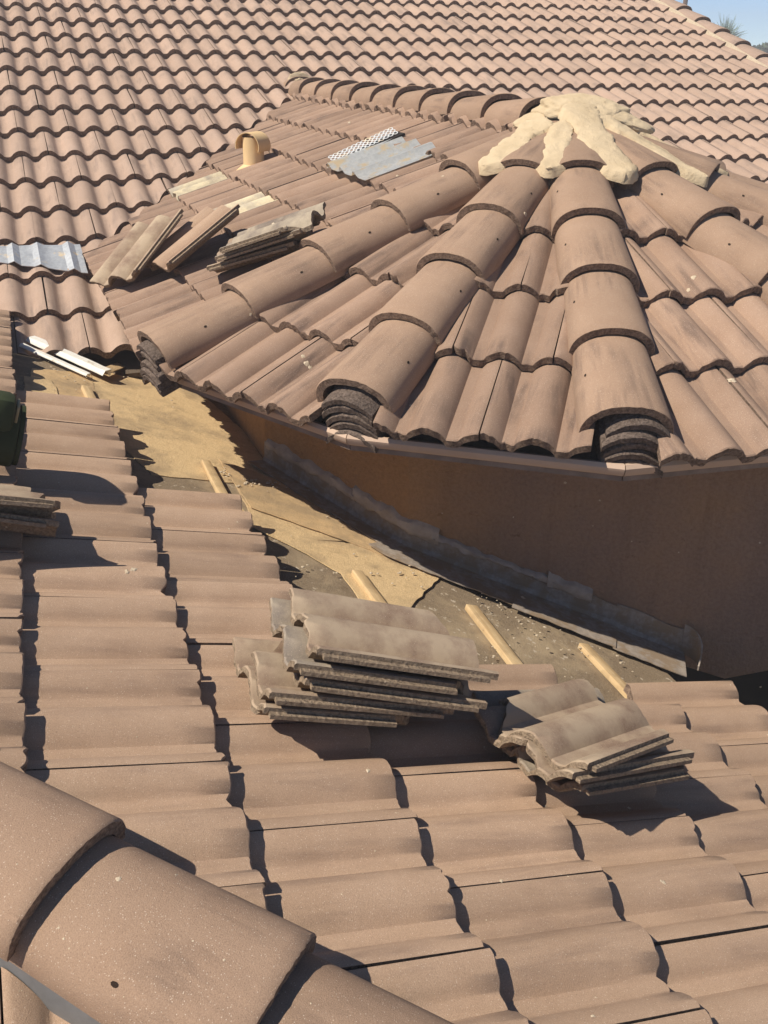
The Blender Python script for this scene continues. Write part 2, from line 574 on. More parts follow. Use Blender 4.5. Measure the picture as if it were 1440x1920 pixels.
def put_tile(parent, frame, u, d, meshes, cuts=(), name='roof_tile', jit=1.0, rng=random, off=None):
    """one tile with its butt at (u, d); cuts: [(point, keep-side normal)]; returns object or None"""
    M = frame.M @ Matrix.Translation((u + rng.uniform(-.002, .002) * jit, -d + rng.uniform(-.006, .006) * jit, rng.uniform(-.001, .003) * jit)) \
        @ Matrix.Rotation(rng.uniform(-.010, .010) * jit, 4, 'Z') @ Matrix.Rotation(rng.uniform(-.005, .005) * jit, 4, 'Y')
    me = rng.choice(meshes)
    todo = []
    corners = [M @ V((sx * R, y, z)) for sx in (-1, 1) for y in (0, .42) for z in (0, CROWN)]
    for p, n in cuts:
        s = [(c - p).dot(n) for c in corners]
        if max(s) < .03:
            return None
        if min(s) < 0:
            todo.append((p, n))
    if todo:
        bm = bmesh.new()
        bm.from_mesh(me)
        Mi = M.inverted()
        for p, n in todo:
            pl = Mi @ p
            nl = (M.to_3x3().transposed() @ n).normalized()
            r = bmesh.ops.bisect_plane(bm, geom=bm.verts[:] + bm.edges[:] + bm.faces[:], dist=1e-5, plane_co=pl, plane_no=-nl, clear_outer=True)
            ce = [e for e in r['geom_cut'] if isinstance(e, bmesh.types.BMEdge)]
            if ce:
                try:
                    f = bmesh.ops.triangle_fill(bm, use_beauty=True, edges=ce)
                    for q in f['geom']:
                        if isinstance(q, bmesh.types.BMFace):
                            q.material_index = 1
                except Exception:
                    pass
        if len(bm.faces) < 12 or sum(f.calc_area() for f in bm.faces) < .012:
            bm.free()
            return None
        me = finish(bm, 'cut_tile', list(me.materials))
    o = bpy.data.objects.new(name, me)
    col.objects.link(o)
    o.matrix_world = M
    o.parent = parent
    o.matrix_parent_inverse = Matrix.Translation(-parent.location)
    return o

def place(name, me, parent, kind=None, mw=None, label=None):
    """world-space mesh (or mesh + world matrix) under an Empty"""
    o = bpy.data.objects.new(name, me)
    col.objects.link(o)
    if mw is not None:
        o.matrix_world = mw
    if parent is not None:
        o.parent = parent
        o.matrix_parent_inverse = Matrix.Translation(-parent.location)
    if kind:
        o['kind'] = kind
    if label:
        o['label'] = label
    return o
def vplane(p, h, side):
    """vertical plane through p along heading h (deg); side +1 keeps what lies to the right of the heading"""
    h = rad(h)
    return p, V((math.cos(h), -math.sin(h), 0)) * side
def vplane_d(p, d, side):
    h = math.atan2(d.x, d.y)
    return p, V((math.cos(h), -math.sin(h), 0)) * side

# ------------------------------------------------------------------ ground and sky backdrop things
gm = bmesh.new()
bmesh.ops.create_grid(gm, x_segments=8, y_segments=8, size=110)
ground = link('ground', finish(gm, 'ground', M_GROUND, 0), kind='structure')

# ------------------------------------------------------------------ MAIN ROOF
main = root('main_roof', 'large brown tiled roof slope filling the top, rising behind the turret', 'roof', FM.at(1, 1.5, 0) * 1.0)

def plane_deck(name, fr, u0, u1, d0, d1, parent, mat, thick=.03, z=0):
    pts = [fr.at(u0, d0, z), fr.at(u1, d0, z), fr.at(u1, d1, z), fr.at(u0, d1, z)]
    if (pts[1] - pts[0]).cross(pts[2] - pts[0]).dot(fr.n) < 0:
        pts.reverse()
    return place(name, slab(name, pts, thick, fr.n, mat), parent)

U_RAKE = 6.70
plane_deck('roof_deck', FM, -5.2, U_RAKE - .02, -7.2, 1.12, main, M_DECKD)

# turret faces -------------------------------------------------------------
HK = 'ABCDEFG'
HDV = {k: hdir(HHEAD[k]) for k in HK}
FL = face_frame(RDIR, HDV['A'], .068)                    # long face between ridge and first hip
FACES = [(HK[i], HK[i + 1], face_frame(HDV[HK[i]], HDV[HK[i + 1]], .088 if i == 0 else .072)) for i in range(6)]
FR = face_frame(HDV['G'], RDIR, .055)                     # hidden face behind the ridge
PV2, VV2 = meet(FL, FM)                                  # valley between turret and main roof
if VV2.z > 0:
    VV2 = -VV2
PV3, VV3 = meet(FR, FM)
if VV3.z > 0:
    VV3 = -VV3

def side_of(p, v, q):
    """+1 when q lies right of the line p + t v in plan"""
    w = q - p
    return 1 if (v.y * w.x - v.x * w.y) > 0 else -1
TUR_IN = CAP + V((0, 0, 0))
s_left = side_of(PV2, VV2, FL.at(0, 1.0))
s_right = side_of(PV3, VV3, FR.at(0, 1.0))
CTR = V((CAP.x, CAP.y, 0))

rows = []
rng = random.Random(3)
D_EAVE_L = FM.uv(PV2)[1]
for k in range(-20, 4):
    d = k * EXP
    for j in range(-17, 46):
        if (j - k) % 2:
            continue
        u = (j + 1) * R
        if u > U_RAKE + .0 or u < -4.9:
            continue
        rows.append((k, j, u, d))
def main_visible(k, u, d):
    p = FM.at(u, d - .15, CROWN)
    q = p - UP
    z = q.dot(CF)
    if z < .3:
        return -1
    x, y = 720 + F_PX * q.dot(CR) / z, 960 + F_PX * q.dot(CD) / z
    if x < -120 or x > 1560 or y < -70 or y > 800:
        return 0
    return 1e3 / z
cand = []
for k, j, u, d in rows:
    mid = FM.at(u, d - .2, 0)
    cuts = []
    # inside the turret footprint: nothing; along its valleys: cut
    inside_l = side_of(PV2, VV2, mid) == s_left
    inside_r = side_of(PV3, VV3, mid) == s_right
    rc = (V((mid.x, mid.y, 0)) - CTR).length
    if rc < 1.5 or d > .6 and u > .75 and not d < 0:
        continue
    lz = FL.n.dot(mid - FL.O)                            # above (+) or below (-) the turret's left face
    du, dd = FL.uv(mid)
    right = side_of(CAP, RDIR, mid) > 0
    if k <= 0 and not right:
        cuts.append((PV2, V((VV2.y, -VV2.x, 0)).normalized() * -s_left))
    elif right:
        cuts.append((PV3, V((VV3.y, -VV3.x, 0)).normalized() * -s_right))
    # valley with the lower roof
    if u + R > U_RAKE:
        cuts.append((FM.at(U_RAKE - .01, 0), -FM.x))
    s = main_visible(k, u, d)
    cand.append((s, k, u, d, cuts))
cand.sort(key=lambda c: -c[0])
stuff = []
cnt = 0
for s, k, u, d, cuts in cand:
    if s < 0:
        continue
    if s == 0:
        if d < -6.2 or u < -3.6:
            continue
    o = put_tile(main, FM, u, d, FAR, cuts, rng=rng)
    if o is None:
        continue
    if s > 0 and cnt < 296:
        cnt += 1
    else:
        stuff.append(o)
if stuff:
    bm = bmesh.new()
    for o in stuff:
        b2 = bmesh.new(); b2.from_mesh(o.data); b2.transform(o.matrix_world)
        tmp = bpy.data.meshes.new('tmp'); b2.to_mesh(tmp); b2.free(); bm.from_mesh(tmp); bpy.data.meshes.remove(tmp)
        bpy.data.objects.remove(o)
    place('roof_tile_field', finish(bm, 'roof_tile_field', [M_MAIN, M_EDGE]), main, kind='stuff')

# rake of the main roof: mortar line and barrel trim tiles
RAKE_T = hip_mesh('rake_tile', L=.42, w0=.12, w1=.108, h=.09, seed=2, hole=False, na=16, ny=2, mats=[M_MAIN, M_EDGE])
for k in range(-19, 3):
    d = k * EXP + .1
    M = FM.M @ Matrix.Translation((U_RAKE + .085, -d, CROWN + .055))
    place('rake_tile', RAKE_T, main, mw=M)
bm = bmesh.new()
pp = []
for i in range(60):
    d = -7 + i * .14
    w = .012 * n3((d * 5, 1, 2))
    a = FM.at(U_RAKE - .052 + w, d, CROWN - .045 + .01 * n3((d * 9, 0, 0)))
    b = FM.at(U_RAKE - .03, d, CROWN + .012 + w)
    c = FM.at(U_RAKE + .02, d, CROWN - .05)
    pp.append([bm.verts.new(x) for x in (a, b, c)])
for i in range(59):
    for q in range(2):
        bm.faces.new((pp[i][q], pp[i][q + 1], pp[i + 1][q + 1], pp[i + 1][q]))
place('rake_mortar', finish(bm, 'rake_mortar', M_CHIP), main)
# gable wall under the rake and far wall
gw = [FM.at(U_RAKE - .06, -7.2, -.03), FM.at(U_RAKE - .06, 1.1, -.03)]
gw += [V((gw[1].x, gw[1].y, 0)), V((gw[0].x, gw[0].y, 0))]
place('gable_wall', slab('gable_wall', gw, .2, FM.x, M_STUCCO), main)

# valley metal that runs out from under the turret's left eave onto the main roof
def sheet_on(name, fr, corners, z, mat, parent, thick=.004, ribs=(), nx=2, ny=2, lump=0):
    """a sheet lying on a frame: corners = four (u,d); ribs: heights along the first direction"""
    (a, b, c, d) = [V((p[0], p[1], 0)) for p in corners]
    bm = bmesh.new()
    top, bot = [], []
    for j in range(ny + 1):
        r1, r2 = [], []
        for i in range(nx + 1):
            s, t_ = i / nx, j / ny
            p = (a * (1 - s) + b * s) * (1 - t_) + (d * (1 - s) + c * s) * t_
            h = z + (ribs[i % len(ribs)] if ribs else 0) + lump * n3((p.x * 8, p.y * 8, z * 9))
            r1.append(bm.verts.new(fr.at(p.x, p.y, h)))
            r2.append(bm.verts.new(fr.at(p.x, p.y, h - thick)))
        top.append(r1); bot.append(r2)
    for j in range(ny):
        for i in range(nx):
            bm.faces.new((top[j][i], top[j][i + 1], top[j + 1][i + 1], top[j + 1][i]))
            bm.faces.new((bot[j][i], bot[j + 1][i], bot[j + 1][i + 1], bot[j][i + 1]))
    for j in range(ny):
        for i in (0, nx):
            bm.faces.new((top[j][i], top[j + 1][i], bot[j + 1][i], bot[j][i]))
    for i in range(nx):
        for j in (0, ny):
            bm.faces.new((top[j][i], bot[j][i], bot[j][i + 1], top[j][i + 1]))
    return place(name, finish(bm, name, mat, 30), parent)
q = [FM.uv(FM.on(p, CROWN)) for p in ((-60, 462), (150, 458), (165, 512), (-60, 486))]
sheet_on('valley_flashing', FM, q, CROWN + .001, M_STEEL, main, ribs=(0, 0, .018, .002, 0, 0, 0, .02, .0), nx=18, ny=4, lump=.006)

# ------------------------------------------------------------------ LOWER ROOF
low = root('lower_roof', 'brown tiled lower roof in the foreground with a strip of bare underlayment beside the turret wall', 'roof', FF.at(0, 1, 0))
U_EAVE_D = 7 * EXP + .0
# deck: everything the camera side of the valley, up to the foreground hip
hip_uv = FF.uv(HIPD)
vd, vu = VAL.dot(FF.d), VAL.dot(FF.x)
hip_u = lambda d: hip_uv[0] + (d - hip_uv[1]) * vu / vd
pts = [FF.at(3.9, -.6), FF.at(3.9, U_EAVE_D - .05), FF.at(hip_u(U_EAVE_D - .05), U_EAVE_D - .05), FF.at(hip_u(-.6), -.6)]
if (pts[1] - pts[0]).cross(pts[2] - pts[0]).dot(FF.n) < 0:
    pts.reverse()
place('roof_deck', slab('roof_deck', pts, .03, FF.n, M_FELT), low)
hip_cut = (HIPD, V((-VAL.y, VAL.x, 0)).normalized())          # keeps the far side (towards the valley)
if (FF.at(0, 1.5) - HIPD).dot(hip_cut[1]) < 0:
    hip_cut = (HIPD, -hip_cut[1])
valley_cut = (PVAL, V((VAL.y, -VAL.x, 0)).normalized())
if (FF.at(0, 1.5) - PVAL).dot(valley_cut[1]) < 0:
    valley_cut = (PVAL, -valley_cut[1])
JTOP = {-1: -25, 0: -22, 1: -19, 2: -10, 3: -5, 4: 0, 5: 1, 6: 2, 7: 1}
rng = random.Random(11)
for i in range(-1, 8):
    for j in range(-27, 26):
        if (j - i) % 2 or j < JTOP[i]:
            continue
        u = -(j + 1) * R
        if u < -3.8:
            continue
        put_tile(low, FF, u, i * EXP, NEAR, [(hip_cut[0] + hip_cut[1] * .02, hip_cut[1]), (valley_cut[0] + valley_cut[1] * .03, valley_cut[1])], rng=rng)
# the near side of the hip
near_cut = (HIPD - hip_cut[1] * .110, -hip_cut[1])
fg_u0 = FG.uv(HIPD)[0]
for k in range(-2, 4):
    for j in range(-8, 4):
        if (j - k) % 2:
            continue
        put_tile(low, FG, j * R + .03, k * EXP + .18, NEAR, [near_cut], rng=rng)
pts = [HIPD - VAL * 2.2, HIPD + VAL * 2.6, HIPD + VAL * 2.6 + FG.d * .3, HIPD + VAL * .6 + FG.d * 1.6, HIPD - VAL * 2.2 + FG.d * 1.6]
if (pts[1] - pts[0]).cross(pts[2] - pts[0]).dot(FG.n) < 0:
    pts.reverse()
place('roof_deck', slab('near_deck', pts, .03, FG.n, M_FELT), low)
# metal strip along the near foot of the foreground hip tiles
for seg, (t0, t1) in enumerate(((-1.3, .12), (.125, .34), (.36, 1.6))):
    out = -V((hip_cut[1].x, hip_cut[1].y, 0))
    a0 = HIPD + VAL * t0; a1 = HIPD + VAL * t1
    vs = []
    for a in (a0, a1):
        vs += [a + out * .080 + V((0, 0, .085 - .004 * seg)), a + out * .104 + V((0, 0, .066 - .003 * seg)), a + out * .112 + V((0, 0, .0)), a + out * .112 + V((0, 0, -.004)), a + out * .101 + V((0, 0, .063 - .003 * seg)), a + out * .080 + V((0, 0, .081 - .004 * seg))]
    fs = [(0, 1, 7, 6), (1, 2, 8, 7), (2, 3, 9, 8), (3, 4, 10, 9), (4, 5, 11, 10), (5, 0, 6, 11), (0, 5, 4, 3, 2, 1), (6, 7, 8, 9, 10, 11)]
    place('hip_flashing', from_py('hip_flashing', vs, fs, M_GREYMETAL, None, 0), low)
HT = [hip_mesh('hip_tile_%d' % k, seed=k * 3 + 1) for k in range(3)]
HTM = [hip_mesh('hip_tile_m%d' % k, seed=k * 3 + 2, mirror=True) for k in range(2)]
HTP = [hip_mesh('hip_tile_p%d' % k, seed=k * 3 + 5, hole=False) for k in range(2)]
def hip_matrix(p, down, roll=0):
    y = -down.normalized()
    x = y.cross(V((0, 0, 1))).normalized()
    z = x.cross(y)
    M = Matrix((x, y, z)).transposed().to_4x4()
    M.translation = p
    return M @ Matrix.Rotation(roll, 4, 'Y')
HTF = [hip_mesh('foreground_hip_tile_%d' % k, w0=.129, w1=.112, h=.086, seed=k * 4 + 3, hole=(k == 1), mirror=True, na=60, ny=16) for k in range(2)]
for i in range(-3, 4):
    p = HIP0 + VAL * (i * .355)
    place('hip_tile', HTF[i % 2], low, mw=hip_matrix(p, VAL))

# underlayment sheets, seams, battens
def patch(name, pxs, z, mat, thick=.003, fr=FF, parent=low):
    pts = [fr.on(p, z) for p in pxs]
    if (pts[1] - pts[0]).cross(pts[2] - pts[0]).dot(fr.n) < 0:
        pts.reverse()
    rr = random.Random(len(pxs) * 7 + int(z * 1e4))
    out = []
    for i in range(len(pts)):
        a, b = pts[i], pts[(i + 1) % len(pts)]
        n = max(1, int((b - a).length / .035))
        for q_ in range(n):
            p = a.lerp(b, q_ / n)
            out.append(p + V((rr.uniform(-.004, .004), rr.uniform(-.004, .004), 0)) * (1 if q_ else 0))
    # project back to the plane
    out = [p - fr.n * ((p - fr.O).dot(fr.n) - z) for p in out]
    return place(name, slab(name, out, thick, fr.n, mat), parent)
patch('underlayment_sheet', [(150, 690), (300, 672), (420, 775), (600, 940), (660, 1015), (515, 1008), (480, 985), (440, 905), (285, 890), (190, 800)], .004, M_CAP)
patch('underlayment_sheet', [(430, 930), (505, 1003), (668, 1020), (830, 1076), (765, 1143), (690, 1150), (640, 1075), (560, 1030), (470, 985)], .008, M_CAP)
patch('underlayment_sheet', [(410, 860), (520, 900), (700, 1000), (850, 1070), (830, 1082), (640, 1010), (470, 950)], .012, M_CAP2)
patch('underlayment_sheet', [(60, 690), (170, 700), (185, 755), (40, 760)], .006, M_CAP2)
patch('underlayment_sheet', [(95, 712), (105, 725), (112, 752), (45, 750), (45, 705)], .011, M_CAP)
BAT = box_mesh('batten', .022, 1, .020, M_WOOD)
def batten(pa, pb, w=.040, h=.020):
    a, b = FF.on(pa, .012), FF.on(pb, .012)
    y = (b - a); L = y.length; y.normalize()
    x = y.cross(FF.n)
    M = Matrix((x, y, FF.n)).transposed().to_4x4()
    M.translation = (a + b) / 2 + FF.n * (.003)
    me = box_mesh('batten', w, L + .0, h, M_WOOD, .0015)
    place('batten', me, low, mw=M)
batten((385, 868), (436, 965), .034)
batten((668, 1075), (735, 1165), .036)
batten((882, 1140), (975, 1260), .042)
batten((1092, 1212), (1185, 1310), .036)
batten((160, 728), (176, 760), .036)
# white painted metal edges lying at the head of the valley
def strip(name, pa, pb, w, h, mat, z0=.012, fr=FF, parent=low, tilt=.5):
    a, b = fr.on(pa, z0), fr.on(pb, z0)
    y = b - a; L = y.length; y.normalize(); x = y.cross(fr.n)
    bm = bmesh.new()
    n = 10
    ra = []
    for i in range(n + 1):
        s = i / n
        p = a + y * (L * s)
        wob = .004 * n3((s * 6, w * 90, h * 50))
        prof = [(-w / 2, 0), (-w / 2 + .004, h + wob), (w * .3, h * .8 + wob), (w / 2, .006), (w / 2, .002), (w * .3, h * .8 - .004 + wob), (-w / 2 + .008, h - .004 + wob), (-w / 2 + .004, 0)]
        ra.append([bm.verts.new(p + x * (px_ + wob) + fr.n * pz) for px_, pz in prof])
    m = len(ra[0])
    for i in range(n):
        for q_ in range(m):
            bm.faces.new((ra[i][q_], ra[i][(q_ + 1) % m], ra[i + 1][(q_ + 1) % m], ra[i + 1][q_]))
    bm.faces.new(ra[0]); bm.faces.new(list(reversed(ra[-1])))
    return place(name, finish(bm, name, mat, 30), parent)
strip('valley_metal_edge', (55, 640), (200, 705), .055, .03, M_WHITEMETAL, .03)
strip('valley_metal_edge', (40, 650), (165, 706), .03, .016, M_WHITEMETAL, .02)
strip('valley_metal_edge', (190, 700), (232, 684), .05, .01, M_CAP2, .03)

# ------------------------------------------------------------------ TURRET
tur = root('turret', 'low polygonal turret with radiating hip tiles, mortar daubed peak and shaded stucco wall', 'turret', V((CAP.x, CAP.y, ZC - 1.7)))
RL = 1.98
def tri_deck(name, fr, pts):
    if (pts[1] - pts[0]).cross(pts[2] - pts[0]).dot(fr.n) < 0:
        pts = list(reversed(pts))
    place(name, slab(name, pts, .02, fr.n, M_DECKD), tur)
def in_plane(fr, dirv, L):
    """point on the deck of a frame under the hip crown point CAP + dirv*L (straight below it)"""
    p = CAP + dirv * L
    t_ = (fr.O - p).dot(fr.n) / V((0, 0, -1)).dot(fr.n)
    return p + V((0, 0, -1)) * t_
rng = random.Random(5)
for a, b, fr in FACES:
    tri_deck('roof_deck', fr, [in_plane(fr, HDV[a], 0), in_plane(fr, HDV[a], RL), in_plane(fr, HDV[b], RL)])
    ca = vplane(CAP, HHEAD[a], +1)
    cb = vplane(CAP, HHEAD[b], -1)
    if (fr.at(0, 1) - CAP).dot(ca[1]) < 0:
        ca = (ca[0], -ca[1])
    if (fr.at(0, 1) - CAP).dot(cb[1]) < 0:
        cb = (cb[0], -cb[1])
    ca = (ca[0] + ca[1] * .02, ca[1]); cb = (cb[0] + cb[1] * .02, cb[1])
    ph = {'A': -.05, 'B': .0, 'C': -.04, 'D': .02, 'E': .05, 'F': -.03}[a]
    par = {'A': 0, 'B': 0, 'C': 1, 'D': 0, 'E': 1, 'F': 0}[a]
    for k, d in enumerate((2.02, 1.65, 1.28, .91, .54)):
        ins = .062 if k == 0 else 0
        for j in range(-8, 9):
            if (j - k - par) % 2:
                continue
            u = -ph + j * R + R
            put_tile(tur, fr, u, d, MID, [(ca[0] + ca[1] * ins, ca[1]), (cb[0] + cb[1] * ins, cb[1])], rng=rng)
# long left face, with its stained and metal pieces
EL = .314
LB = [2.055 - EL * i for i in range(7)]
cr = vplane(CAP, RIDGE_H, 1)
if (FL.at(0, 1) - CAP).dot(cr[1]) < 0:
    cr = (cr[0], -cr[1])
cr = (cr[0] + cr[1] * .05, cr[1])
ca = vplane(CAP, HHEAD['A'], 1)
inside = FL.at(1.2 if FL.x.dot(RDIR) > 0 else -1.2, 1.0)
if (inside - CAP).dot(ca[1]) < 0:
    ca = (ca[0], -ca[1])
ca = (ca[0] + ca[1] * .03, ca[1])
vc = V((VV2.y, -VV2.x, 0)).normalized() * s_left
cv = (PV2 + vc * .02, vc)
SGN = 1 if FL.x.dot(RDIR) > 0 else -1
# cells covered by special tiles, found from where they show in the photograph
def cell_of(px):
    u, d = FL.uv(FL.on(px, CROWN))
    return u, d
SPECIAL = [(cell_of((400, 328)), 'white'), (cell_of((470, 385)), 'white'), (cell_of((715, 295)), 'skip')]
vent_uv = None
for k, d in enumerate(LB):
    for j in range(-6, 32):
        if (j - k) % 2:
            continue
        u = SGN * (j * R + .1)
        kind = None
        for (su, sd_), w in SPECIAL:
            if abs(su - u) < R and d - EL < sd_ <= d + .0:
                kind = w
        if kind == 'skip':
            vent_uv = (u, d)
            continue
        put_tile(tur, FL, u, d, [WHITE_T] if kind == 'white' else MID, [cr, ca, cv], rng=rng, jit=1.5)
dk = [in_plane(FL, HDV['A'], 0), in_plane(FL, HDV['A'], RL), FL.at(SGN * 2.75, 1.98), FL.at(SGN * 3.9, .0)]
tri_deck('roof_deck', FL, dk)
dk = [in_plane(FR, HDV['G'], 0), in_plane(FR, HDV['G'], RL), in_plane(FR, RDIR, 3.0) + FR.d * 1.6, in_plane(FR, RDIR, 3.9)]
tri_deck('roof_deck', FR, dk)
cg = vplane(CAP, HHEAD['G'], 1)
inr = FR.at(0, 1.0) + RDIR * .8
if (inr - CAP).dot(cg[1]) < 0:
    cg = (cg[0], -cg[1])
crr = (CAP - cr[1] * .05, -vplane(CAP, RIDGE_H, 1)[1] if (inr - CAP).dot(vplane(CAP, RIDGE_H, 1)[1]) < 0 else vplane(CAP, RIDGE_H, 1)[1])
vr = V((VV3.y, -VV3.x, 0)).normalized() * s_right
for k in range(6):
    for j in range(-26, 27):
        if (j - k) % 2:
            continue
        if abs(j * R) > 3.3:
            continue
        put_tile(tur, FR, j * R, 2.02 - EXP * k, MID[:1], [cg, (CAP + crr[1] * .05, crr[1]), (PV3 + vr * .02, vr)], rng=rng)

# hip and ridge tiles
OFF = dict(A=.647, B=.581, C=.573, D=.60, E=.68, F=.72, G=.74)
for k in HK:
    for i in range(5):
        L = OFF[k] + .355 * (4 - i)
        p = CAP + HDV[k] * (L + random.uniform(-.006, .006)) + V((0, 0, random.uniform(-.002, .003)))
        ms = (HTP if i in (4,) else HT if k in 'AB' else HTM)
        M = hip_matrix(p, HDV[k], random.uniform(-.02, .02))
        place('hip_tile', ms[i % len(ms)], tur, mw=M)
for i in range(0, 11):
    p = CAP + RDIR * (.195 + .355 * i) + V((0, 0, -.0146 + random.uniform(-.002, .002)))
    place('ridge_tile', HTP[i % 2], tur, mw=hip_matrix(p, -RDIR, random.uniform(-.025, .025)))

# nested starter pieces below the lowest hip tiles
def arc_piece(name, w, h, th, L, seed):
    bm = bmesh.new()
    n = 16
    rings = []
    for y in (0, .004, L):
        o_, i_ = [], []
        for q_ in range(n + 1):
            s = -1 + 2 * q_ / n
            x = w * s
            z = h * (1 - abs(s) ** 2.2)
            e = n3((x * 50, seed, 0)) * .004 + n3((x * 160, seed, 1)) * .002 if y < .01 else 0
            dz = -.003 if y == 0 else 0
            o_.append(bm.verts.new((x, y + e, z + dz + n3((x * 40, seed, 5)) * .002)))
            i_.append(bm.verts.new((x, y + e, z - th - dz)))
        rings.append(o_ + list(reversed(i_)))
    m = len(rings[0])
    for a in range(2):
        for q_ in range(m):
            bm.faces.new((rings[a][q_], rings[a][(q_ + 1) % m], rings[a + 1][(q_ + 1) % m], rings[a + 1][q_]))
    for ring in (rings[0], rings[-1]):
        for q_ in range(n):
            bm.faces.new((ring[q_], ring[q_ + 1], ring[m - 2 - q_], ring[m - 1 - q_]))
    return finish(bm, name, M_EDGE_K, 40)
for k in HK[:5]:
    for i in range(5):
        L = OFF[k] + .355 * 4 + .008 - .003 * i + random.uniform(-.012, .006)
        p = CAP + HDV[k] * L + V((0, 0, -.086 - .029 * i))
        M = hip_matrix(p, HDV[k], random.uniform(-.05, .05)) @ Matrix.Translation((random.uniform(-.008, .008) + (.02 if k == 'C' else 0), 0, 0))
        place('hip_starter', arc_piece('hip_starter', .086, .040, .023, .20, i * 3.3 + ord(k)), tur, mw=M)

# eave: fascia boards, trim below, soffit
ZE = CAP.z - .868
def ring_pts(r, z):
    pts = [V((CAP.x, CAP.y, 0)) + V((math.sin(rad(HHEAD[k])), math.cos(rad(HHEAD[k])), 0)) * r + V((0, 0, z)) for k in HK]
    dA = V((math.sin(rad(RIDGE_H)), math.cos(rad(RIDGE_H)), 0))
    return [pts[0] + dA * 2.35] + pts + [pts[-1] + dA * 1.6]
def band(name, prof, mat):
    """profile [(r, z)] swept along the eave polygon, one board per side"""
    rings = [ring_pts(r, z) for r, z in prof]
    for i in range(len(rings[0]) - 1):
        vs, fs = [], []
        for e in (i, i + 1):
            other = i + 1 if e == i else i
            for rg in rings:
                sh = (rg[other] - rg[e]).normalized() * .0015
                vs.append(rg[e] + sh)
        n = len(prof)
        for q_ in range(n):
            fs.append((q_, (q_ + 1) % n, n + (q_ + 1) % n, n + q_))
        fs.append(tuple(range(n))); fs.append(tuple(reversed(range(n, 2 * n))))
        place(name, from_py(name, vs, fs, mat, None, 35), tur)
band('fascia_board', [(1.868, ZE + .0), (1.880, ZE + .001), (1.888, ZE - .010), (1.884, ZE - .026), (1.874, ZE - .036), (1.862, ZE - .038)], M_FASCIA)
band('eave_trim', [(1.84, ZE - .040), (1.864, ZE - .0405), (1.864, ZE - .056), (1.84, ZE - .057)], M_TRIM)
so = ring_pts(1.845, ZE - .050)
c0 = V((CAP.x, CAP.y, ZE - .050))
place('soffit', slab('soffit', so + [c0 + V((-.3, 1.6, 0))], .01, V((0, 0, -1)), M_TRIM), tur)

# wall: three faces, standing on the lower roof
def wl(h, a):
    h = rad(h)
    return V((math.sin(h), math.cos(h), 0)), a
W1, W2, W3 = wl(247.7, 1.43), wl(221.7, 1.375), wl(195.2, 1.375)
def corner(p, q_):
    (n1, a1), (n2, a2) = p, q_
    D = n1.x * n2.y - n1.y * n2.x
    return V((CAP.x + (a1 * n2.y - a2 * n1.y) / D, CAP.y + (n1.x * a2 - n2.x * a1) / D, 0))
c12, c23 = corner(W1, W2), corner(W2, W3)
e1 = c12 + V((math.sin(rad(RIDGE_H)), math.cos(rad(RIDGE_H)), 0)) * 1.4
t3 = V((math.sin(rad(105.2)), math.cos(rad(105.2)), 0))
def fz(p, add=0):
    """height of the lower roof's deck under p"""
    return FF.O.z - ((p.x - FF.O.x) * FF.n.x + (p.y - FF.O.y) * FF.n.y) / FF.n.z + add
wall_end = c23 + t3 * 1.17
wb = [e1, c12, c23, wall_end, c23 + t3 * 1.36, c23 + t3 * 3.2]
wz = [fz(e1, -.12), fz(c12, -.12), fz(c23, -.12), fz(wall_end, -.02), fz(c23 + t3 * 1.36, .12), fz(c23 + t3 * 1.36, .7)]
bm = bmesh.new()
bt = [bm.verts.new((p.x, p.y, z)) for p, z in zip(wb, wz)]
tp = [bm.verts.new((p.x, p.y, ZE - .05)) for p in wb]
inw = [p + (V((CAP.x, CAP.y, 0)) - p).normalized() * .12 for p in wb]
bt2 = [bm.verts.new((p.x, p.y, z)) for p, z in zip(inw, wz)]
tp2 = [bm.verts.new((p.x, p.y, ZE - .05)) for p in inw]
for i in range(len(wb) - 1):
    bm.faces.new((bt[i], bt[i + 1], tp[i + 1], tp[i]))
    bm.faces.new((bt2[i], tp2[i], tp2[i + 1], bt2[i + 1]))
    bm.faces.new((bt[i], bt2[i], bt2[i + 1], bt[i + 1]))
    bm.faces.new((tp[i], tp[i + 1], tp2[i + 1], tp2[i]))
for i in (0, -1):
    bm.faces.new((bt[i], tp[i], tp2[i], bt2[i]))
# object space centred on the wall so that the painted bounce light follows its length
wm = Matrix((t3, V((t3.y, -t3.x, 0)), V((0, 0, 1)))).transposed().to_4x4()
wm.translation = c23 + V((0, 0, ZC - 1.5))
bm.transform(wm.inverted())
wo_ = place('wall', finish(bm, 'wall', M_STUCCO, 20), tur, mw=wm)

